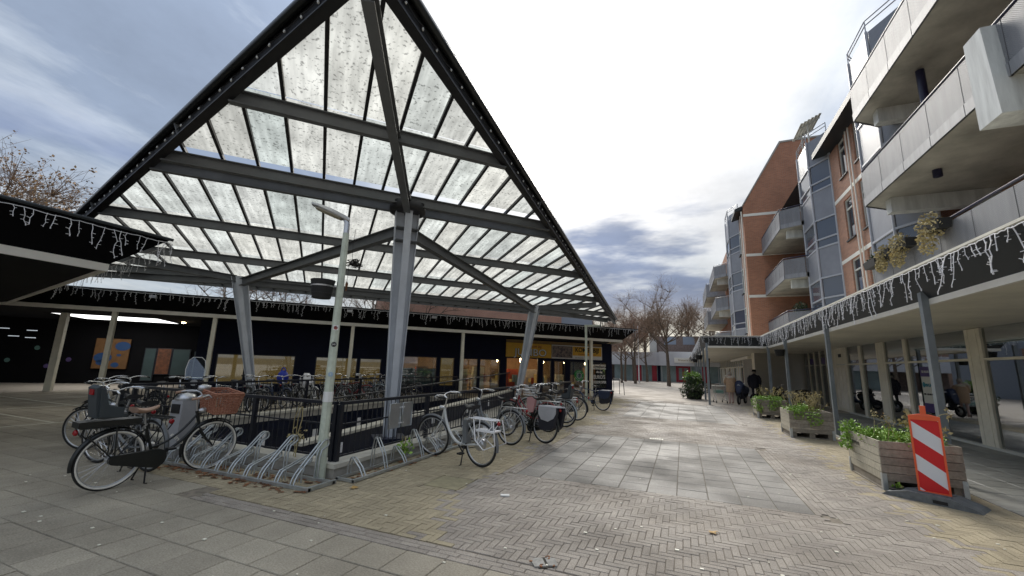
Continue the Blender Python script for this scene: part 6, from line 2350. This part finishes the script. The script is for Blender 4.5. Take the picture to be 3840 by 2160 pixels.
# ---------------------------------------------------------------- far end of the street
mat('white_fascia', (.62, .63, .66), .6, var=.08, vs=.6)
mat('door_red', (.40, .025, .045), .45, var=.1)
mat('pav_glass', (.25, .33, .33), .2, var=.2, vs=.8)
mat('dark_far', (.20, .15, .13), .8, var=.3)
pv = thing('shop_pavilion', 'low white-fronted shop with red doors at the end of the street', 'building', (0, 0, 0))
PYW = 66.0
MB().box(-9.8, 8.5, PYW, PYW + 8, 0, 2.35).build('wall', 'pav_glass', pv)
MB().box(-17.0, -3.2, PYW - 1.0, PYW + 8, 2.3, 4.2).build('white_fascia', 'white_fascia', pv)
MB().box(-3.18, 9.0, PYW - 1.6, PYW + 8, 2.3, 4.3).build('white_fascia', 'white_fascia', pv)
MB().box(-16.5, -9.85, PYW + 2, PYW + 8, 0, 2.3).build('dark_recess', 'dark_far', pv)
for (x0, x1) in ((-6.5, -5.8), (-4.3, -3.6), (-.95, -.70), (.75, .98), (2.5, 3.3), (6.2, 7.0)):
    MB().box(x0, x1, PYW - .09, PYW - .002, 0, 2.28).build('red_panel', 'door_red', pv)
dr = MB().box(-.68, .73, PYW - .08, PYW - .002, 2.02, 2.28).build('door', 'door_red', pv)
for (x0, x1) in ((-.68, .0), (.06, .73)):
    for q in ((x0, x0 + .1, 0, 2.0), (x1 - .1, x1, 0, 2.0), (x0 + .1, x1 - .1, 0, .3)):
        MB().box(q[0], q[1], PYW - .08, PYW - .002, q[2], q[3]).build('door_frame', 'door_red', dr)
MB().box(-3.5, -3.1, PYW - .06, PYW - .002, 0, 2.28).build('pier', 'navy_wall', pv)
for x in (-5.75, -2.95, 1.05, 3.4, 4.6):
    MB().box(x, x + .08, PYW - .05, PYW - .002, 0, 2.28).build('mullion', 'alu', pv)
sg = MB().box(-1.1, 2.4, PYW - 1.72, PYW - 1.62, 2.75, 3.45).build('shop_sign', 'cream_paint', pv)
mat('gold_print', (.35, .24, .08), .5)
text('lettering', 'Brasserie La Mer', .36, 'gold_print', sg, (.65, PYW - 1.73, 3.10), UP)
MB().box(2.0, 2.45, PYW - .03, PYW - .002, 1.1, 1.9).build('window_poster', 'posterblue', pv)
fbk = thing('dark_townhouse', 'dark brick upper storey behind the white pavilion', 'building')
MB().box(-4.0, 11, 76, 86, 0, 7.4).build('wall', 'dark_far', fbk)
MB().box(-5.2, -4.02, 75.6, 86, 0, 7.8).build('end_wall', 'grey_render', fbk)
for x in (-2.8, .2, 3.0, 6):
    MB().box(x, x + 1.9, 75.93, 75.99, 6.0, 7.3).build('window', 'blue_grey_panel', fbk)
mat('far_terrace', (.24, .16, .12), .8, var=.3, vs=1)
for (lb, x0, x1, y0, h_) in (('brown brick terrace behind bare trees beyond the supermarket', -42, -14, 92, 6.5),):
    tb = thing('far_terrace', lb, 'building')
    MB().box(x0, x1, y0, y0 + 9, 0, h_).build('wall', 'far_terrace', tb)
    MB().hexa([(x0 - .3, y0 - .4, h_), (x1 + .3, y0 - .4, h_), (x1 + .3, y0 + 9.4, h_), (x0 - .3, y0 + 9.4, h_), (x0, y0 + 4, h_ + 3), (x1, y0 + 4, h_ + 3), (x1, y0 + 5, h_ + 3), (x0, y0 + 5, h_ + 3)]).build('roof', 'roof_tile', tb)
t = thing('flagpole', 'slim white pole among the bare street trees', 'pole', (-4.93, 52.6, 0))
MB().lathe([(.07, 0), (.05, 6.8), (.03, 6.9)], 8).build('shaft', 'white_wire', t)

# ---------------------------------------------------------------- trees
mat('bark', (.13, .10, .075), .9, var=.35, vs=8, bump=.5, bs=20)
mat('twig', (.24, .17, .12), .9, var=.3, vs=5)
mat('twig_red', (.31, .215, .16), .9, var=.3, vs=5)
mat('autumn_leaf', (.42, .22, .10), .8, c2=(.30, .22, .10), vs=4, isl=.5)
def tree(label, loc, h, trunk_h, spread, seed, pollard=False, leaves=0, twigs='twig', nlimb=7, up=.55, name='bare_tree', twn=13, r0=None):
    r = random.Random(seed)
    t = thing(name, label, 'tree', (*loc, 0), r.uniform(0, 6))
    tr, tw = MB(), MB()
    r0 = r0 or h * .014
    kink = [Vector((0, 0, -.1)), Vector((r.uniform(-.1, .1), r.uniform(-.1, .1), trunk_h * .5)), Vector((r.uniform(-.15, .15), r.uniform(-.15, .15), trunk_h))]
    ldr = [kink[2] + Vector((r.uniform(-.2, .2), r.uniform(-.2, .2), (h - trunk_h) * q)) for q in (.3, .55)]
    tr.tube(kink + ldr, r0, 8, rr=[r0 * 1.25, r0, r0 * .85, r0 * .5, r0 * .25])
    tips = []
    for i in range(nlimb):
        a = 2 * math.pi * i / nlimb + r.uniform(-.35, .35)
        b = kink[2].lerp(ldr[0], r.uniform(-.25, 1.2))
        L_ = spread * r.uniform(.65, 1.05)
        e = b + Vector((math.cos(a) * L_, math.sin(a) * L_, L_ * up * r.uniform(.6, 1.4)))
        m_ = b.lerp(e, .5) + Vector((r.uniform(-.2, .2), r.uniform(-.2, .2), -L_ * .08 + r.uniform(-.1, .2)))
        pts = bez([b, m_ + Vector((0, 0, -.1)), e], 6)
        tr.tube(pts, .1, 6, rr=[r0 * .40 * (1 - .11 * k) for k in range(7)])
        for q in (3, 4, 5, 6):
            tips.append((pts[q], (pts[q] - pts[max(0, q - 2)]).normalized(), q))
            if r.random() < .75:
                sd_ = Vector((r.gauss(0, 1), r.gauss(0, 1), r.uniform(.1, 1))).normalized()
                e2 = pts[q] + sd_ * L_ * r.uniform(.2, .45)
                tr.tube([pts[q], pts[q].lerp(e2, .5) + Vector((0, 0, .08)), e2], .03, 5, rr=[r0 * .25, r0 * .2, r0 * .14])
                tips.append((e2, sd_, 6))
    tips += [(ldr[1], Vector((0, 0, 1)), 6), (ldr[0], Vector((0, 0, 1)), 5)]
    pend = []
    for (p, dv, q) in tips:
        if pollard:
            tr.lathe([(.02, -.12), (r0 * .42, -.04), (r0 * .45, .05), (.02, .12)], 6, p)
        n_ = twn if q == 6 else twn // 2
        for _ in range(n_):
            if pollard:
                v = Vector((r.gauss(0, .45), r.gauss(0, .45), 1)).normalized()
                ln_ = h * r.uniform(.10, .24)
            else:
                v = (dv * .7 + Vector((r.gauss(0, .6), r.gauss(0, .6), r.gauss(.35, .5)))).normalized()
                ln_ = h * r.uniform(.06, .17)
            e = p + v * ln_
            mid = p.lerp(e, .5) + Vector((r.uniform(-.08, .08), r.uniform(-.08, .08), r.uniform(-.03, .06)))
            tw.tube([p, mid, e], .01, 3, rr=[.020, .013, .006], cap=False)
            for _k in range(2):
                f_ = mid.lerp(e, r.uniform(0, .8))
                g_2 = f_ + Vector((r.gauss(0, 1), r.gauss(0, 1), r.gauss(.4, .8))).normalized() * ln_ * .4
                tw.tube([f_, g_2], .01, 3, rr=[.010, .005], cap=False)
                pend.append(g_2)
            pend.append(e)
    tr.build('trunk', 'bark', t)
    tw.build('crown', twigs, t)
    if leaves:
        lf = MB()
        for _ in range(leaves):
            leaf_cluster(lf, r.choice(pend), .18, 3, .13, r, 1)
        lf.build('leaves', 'autumn_leaf', t)
    return t
tree('bare pollarded street tree before the red doors', (-1.42, 47.1), 9.2, 3.3, 3.4, 1, pollard=True, nlimb=8, up=.75, r0=.17)
tree('reddish bare tree beside the slim white pole', (-5.2, 51.0), 10.5, 3.0, 3.0, 2, twigs='twig_red', nlimb=9, up=.9)
tree('leftmost bare street tree by the supermarket corner', (-6.9, 52.0), 9.5, 3.0, 2.6, 3, twigs='twig_red', nlimb=8, up=1.0)
tree('slender bare tree second from the supermarket corner', (-7.2, 58.0), 10.0, 3.0, 2.4, 4, twigs='twig_red', nlimb=8, up=1.0)
tree('thin bare tree behind the row near the pavilion recess', (-6.6, 62.5), 9.6, 3.0, 2.4, 5, nlimb=8, up=1.0)
tree('bare tree just right of the white pole', (-4.6, 60.5), 11.0, 3.0, 2.8, 6, nlimb=8, up=1.1)
tree('tall bare tree rising behind the pavilion roof', (-6.5, 82), 19.0, 6, 5.5, 7, nlimb=9, up=.9, twn=16)
tree('broad bare pollard showing beside the far balconies', (4.3, 74), 13.5, 6.5, 4.5, 8, pollard=True, nlimb=9, up=.5)
tree('tall bare tree right of the supermarket roof corner', (-14.5, 85), 16, 5, 5, 9, nlimb=9, up=.9, twn=16)
tree('bare tree between the pavilion roof and far balconies', (1.2, 88), 15, 6, 5, 10, nlimb=8, up=.8, twn=16)
tree('slim trunked tree behind the arcade posts', (2.3, 45), 4.6, 3.4, 1.0, 12, nlimb=5, up=1.0, r0=.13)
tree('autumn tree with brown leaves above the black canopy', (-35.5, 7.6), 15.5, 6.5, 3.8, 13, leaves=1500, nlimb=12, up=.75, name='autumn_tree', twn=15)
for i, (x, y, h_) in enumerate(((-34, 27, 10.5), (-29, 33, 11), (-26, 38, 10.8), (-38, 24, 11))):
    tree(('bare tree over the supermarket roof left of the tapered column', 'bare tree over the supermarket roof behind the lamp post', 'bare tree over the supermarket roof left of the brick flats', 'bare tree over the roof at the black canopy end')[i], (x, y), h_, 3.5, 3.8, 20 + i, nlimb=8, up=.8, twn=9)
t = thing('evergreen_shrub', 'dark evergreen mass behind the far pollard', 'tree', (5.2, 71, 0))
mb = MB()
for _ in range(120):
    leaf_cluster(mb, (rg.uniform(-2.4, 1.5), rg.uniform(-1, 1), rg.uniform(1, 6.6)), .6, 30, .3, rg, 1)
mb.build('crown', 'leaf_dark', t)
MB().lathe([(.25, 0), (.15, 4)], 8).build('trunk', 'bark', t)

# ---------------------------------------------------------------- fallen leaves, litter, weeds
def leafmesh(seed):
    r = random.Random(seed)
    mb = MB()
    n = 9
    pts = []
    for i in range(n):
        a_ = 2 * math.pi * i / n
        q = .045 * (1 if i % 2 == 0 else .55) * r.uniform(.8, 1.2)
        pts.append(Vector((q * math.cos(a_), q * math.sin(a_), r.uniform(0, .014))))
    c = Vector((0, 0, .004))
    mb.add([c] + pts, [(0, i + 1, (i + 1) % n + 1) for i in range(n)])
    return mb
mat('leaf_yellow', (.42, .26, .08), .7, var=.3)
lv = MB()
r_ = random.Random(77)
for _ in range(330):
    if r_.random() < .7:
        x, y = r_.uniform(-7.1, -4.3), r_.choice((r_.gauss(4.0, .05), r_.uniform(4.12, 4.6)))
    else:
        x, y = r_.uniform(-4.42, -4.05), r_.uniform(4.7, 9.5)
    m_ = leafmesh(r_.random())
    q = r_.uniform(.5, 1.0)
    a_ = r_.uniform(0, 6.28)
    lv.add([(x + (p[0] * math.cos(a_) - p[1] * math.sin(a_)) * q, y + (p[0] * math.sin(a_) + p[1] * math.cos(a_)) * q, .006 + p[2] * q) for p in m_.v], m_.f)
o = lv.build('leaf_litter', 'leaf_dry', kind='stuff')
o['label'] = 'brown fallen leaves gathered under the cycle stands'
for lb, x, y, m in (('single orange fallen leaf beside the low cycle stand', -3.95, 4.45, 'leaf_yellow'), ('pale yellow fallen leaf on the open brick paving', .21, 4.98, 'leaf_yellow')):
    o = leafmesh(x).build('fallen_leaf', m, None, (x, y, .006), 1.0)
    o.scale = (1.3, 1.3, 1.3)
    tag(o, lb, 'leaf')
tag(MB().box(-.055, .055, -.03, .03, .004, .016).build('litter_card', 'white_print', None, (-2.12, 5.09, 0), .4), 'white scrap of card lying on the brick paving', 'litter')
mb = MB()
for _ in range(150):
    x, y = r_.uniform(-9, 3), r_.uniform(1.5, 9)
    if in_pit(x, y, .3):
        continue
    q = r_.uniform(.006, .018)
    mb.box(x - q, x + q * r_.uniform(.5, 1.2), y - q * .7, y + q * .7, .003, .008)
o = mb.build('paper_specks', 'cream_trim', kind='stuff')
o['label'] = 'tiny pale scraps scattered over the paving'
for (lb, x, y, n_, z, m) in (('small green weed growing inside the low cycle stand', -4.28, 5.95, 110, .22, 'leaf_green'), ('low weed tuft at the foot of the nearest planter', 2.75, 7.86, 60, .04, 'leaf_green'), ('dry vine climbing the railing beside the street lamp', -5.35, 4.72, 40, .5, 'dried_flower')):
    t = thing('weed', lb, 'plant', (x, y, 0))
    mb = MB()
    leaf_cluster(mb, (0, 0, z), .13 if z > .1 else .08, n_, .05, r_, 1)
    mb.build('foliage', m, t)
    mb = MB()
    for k in range(3):
        pts = [(0, 0, 0)]
        for q in range(5):
            pts.append((pts[-1][0] + r_.uniform(-.05, .05), pts[-1][1] + r_.uniform(-.02, .02), pts[-1][2] + max(.02, z * .36)))
        mb.tube(pts, .006, 4)
    mb.build('stem', 'dried_flower', t)
# ---------------------------------------------------------------- lettering becomes real mesh
bpy.context.view_layer.update()
dg = bpy.context.evaluated_depsgraph_get()
for o in [o for o in scene.objects if o.type == 'FONT']:
    me = bpy.data.meshes.new_from_object(o.evaluated_get(dg))
    n = bpy.data.objects.new(o.name, me)
    nm = o.name
    col.objects.link(n)
    n.parent = o.parent
    n.location, n.rotation_euler, n.scale = o.location, o.rotation_euler, o.scale
    bpy.data.objects.remove(o)
    n.name = nm
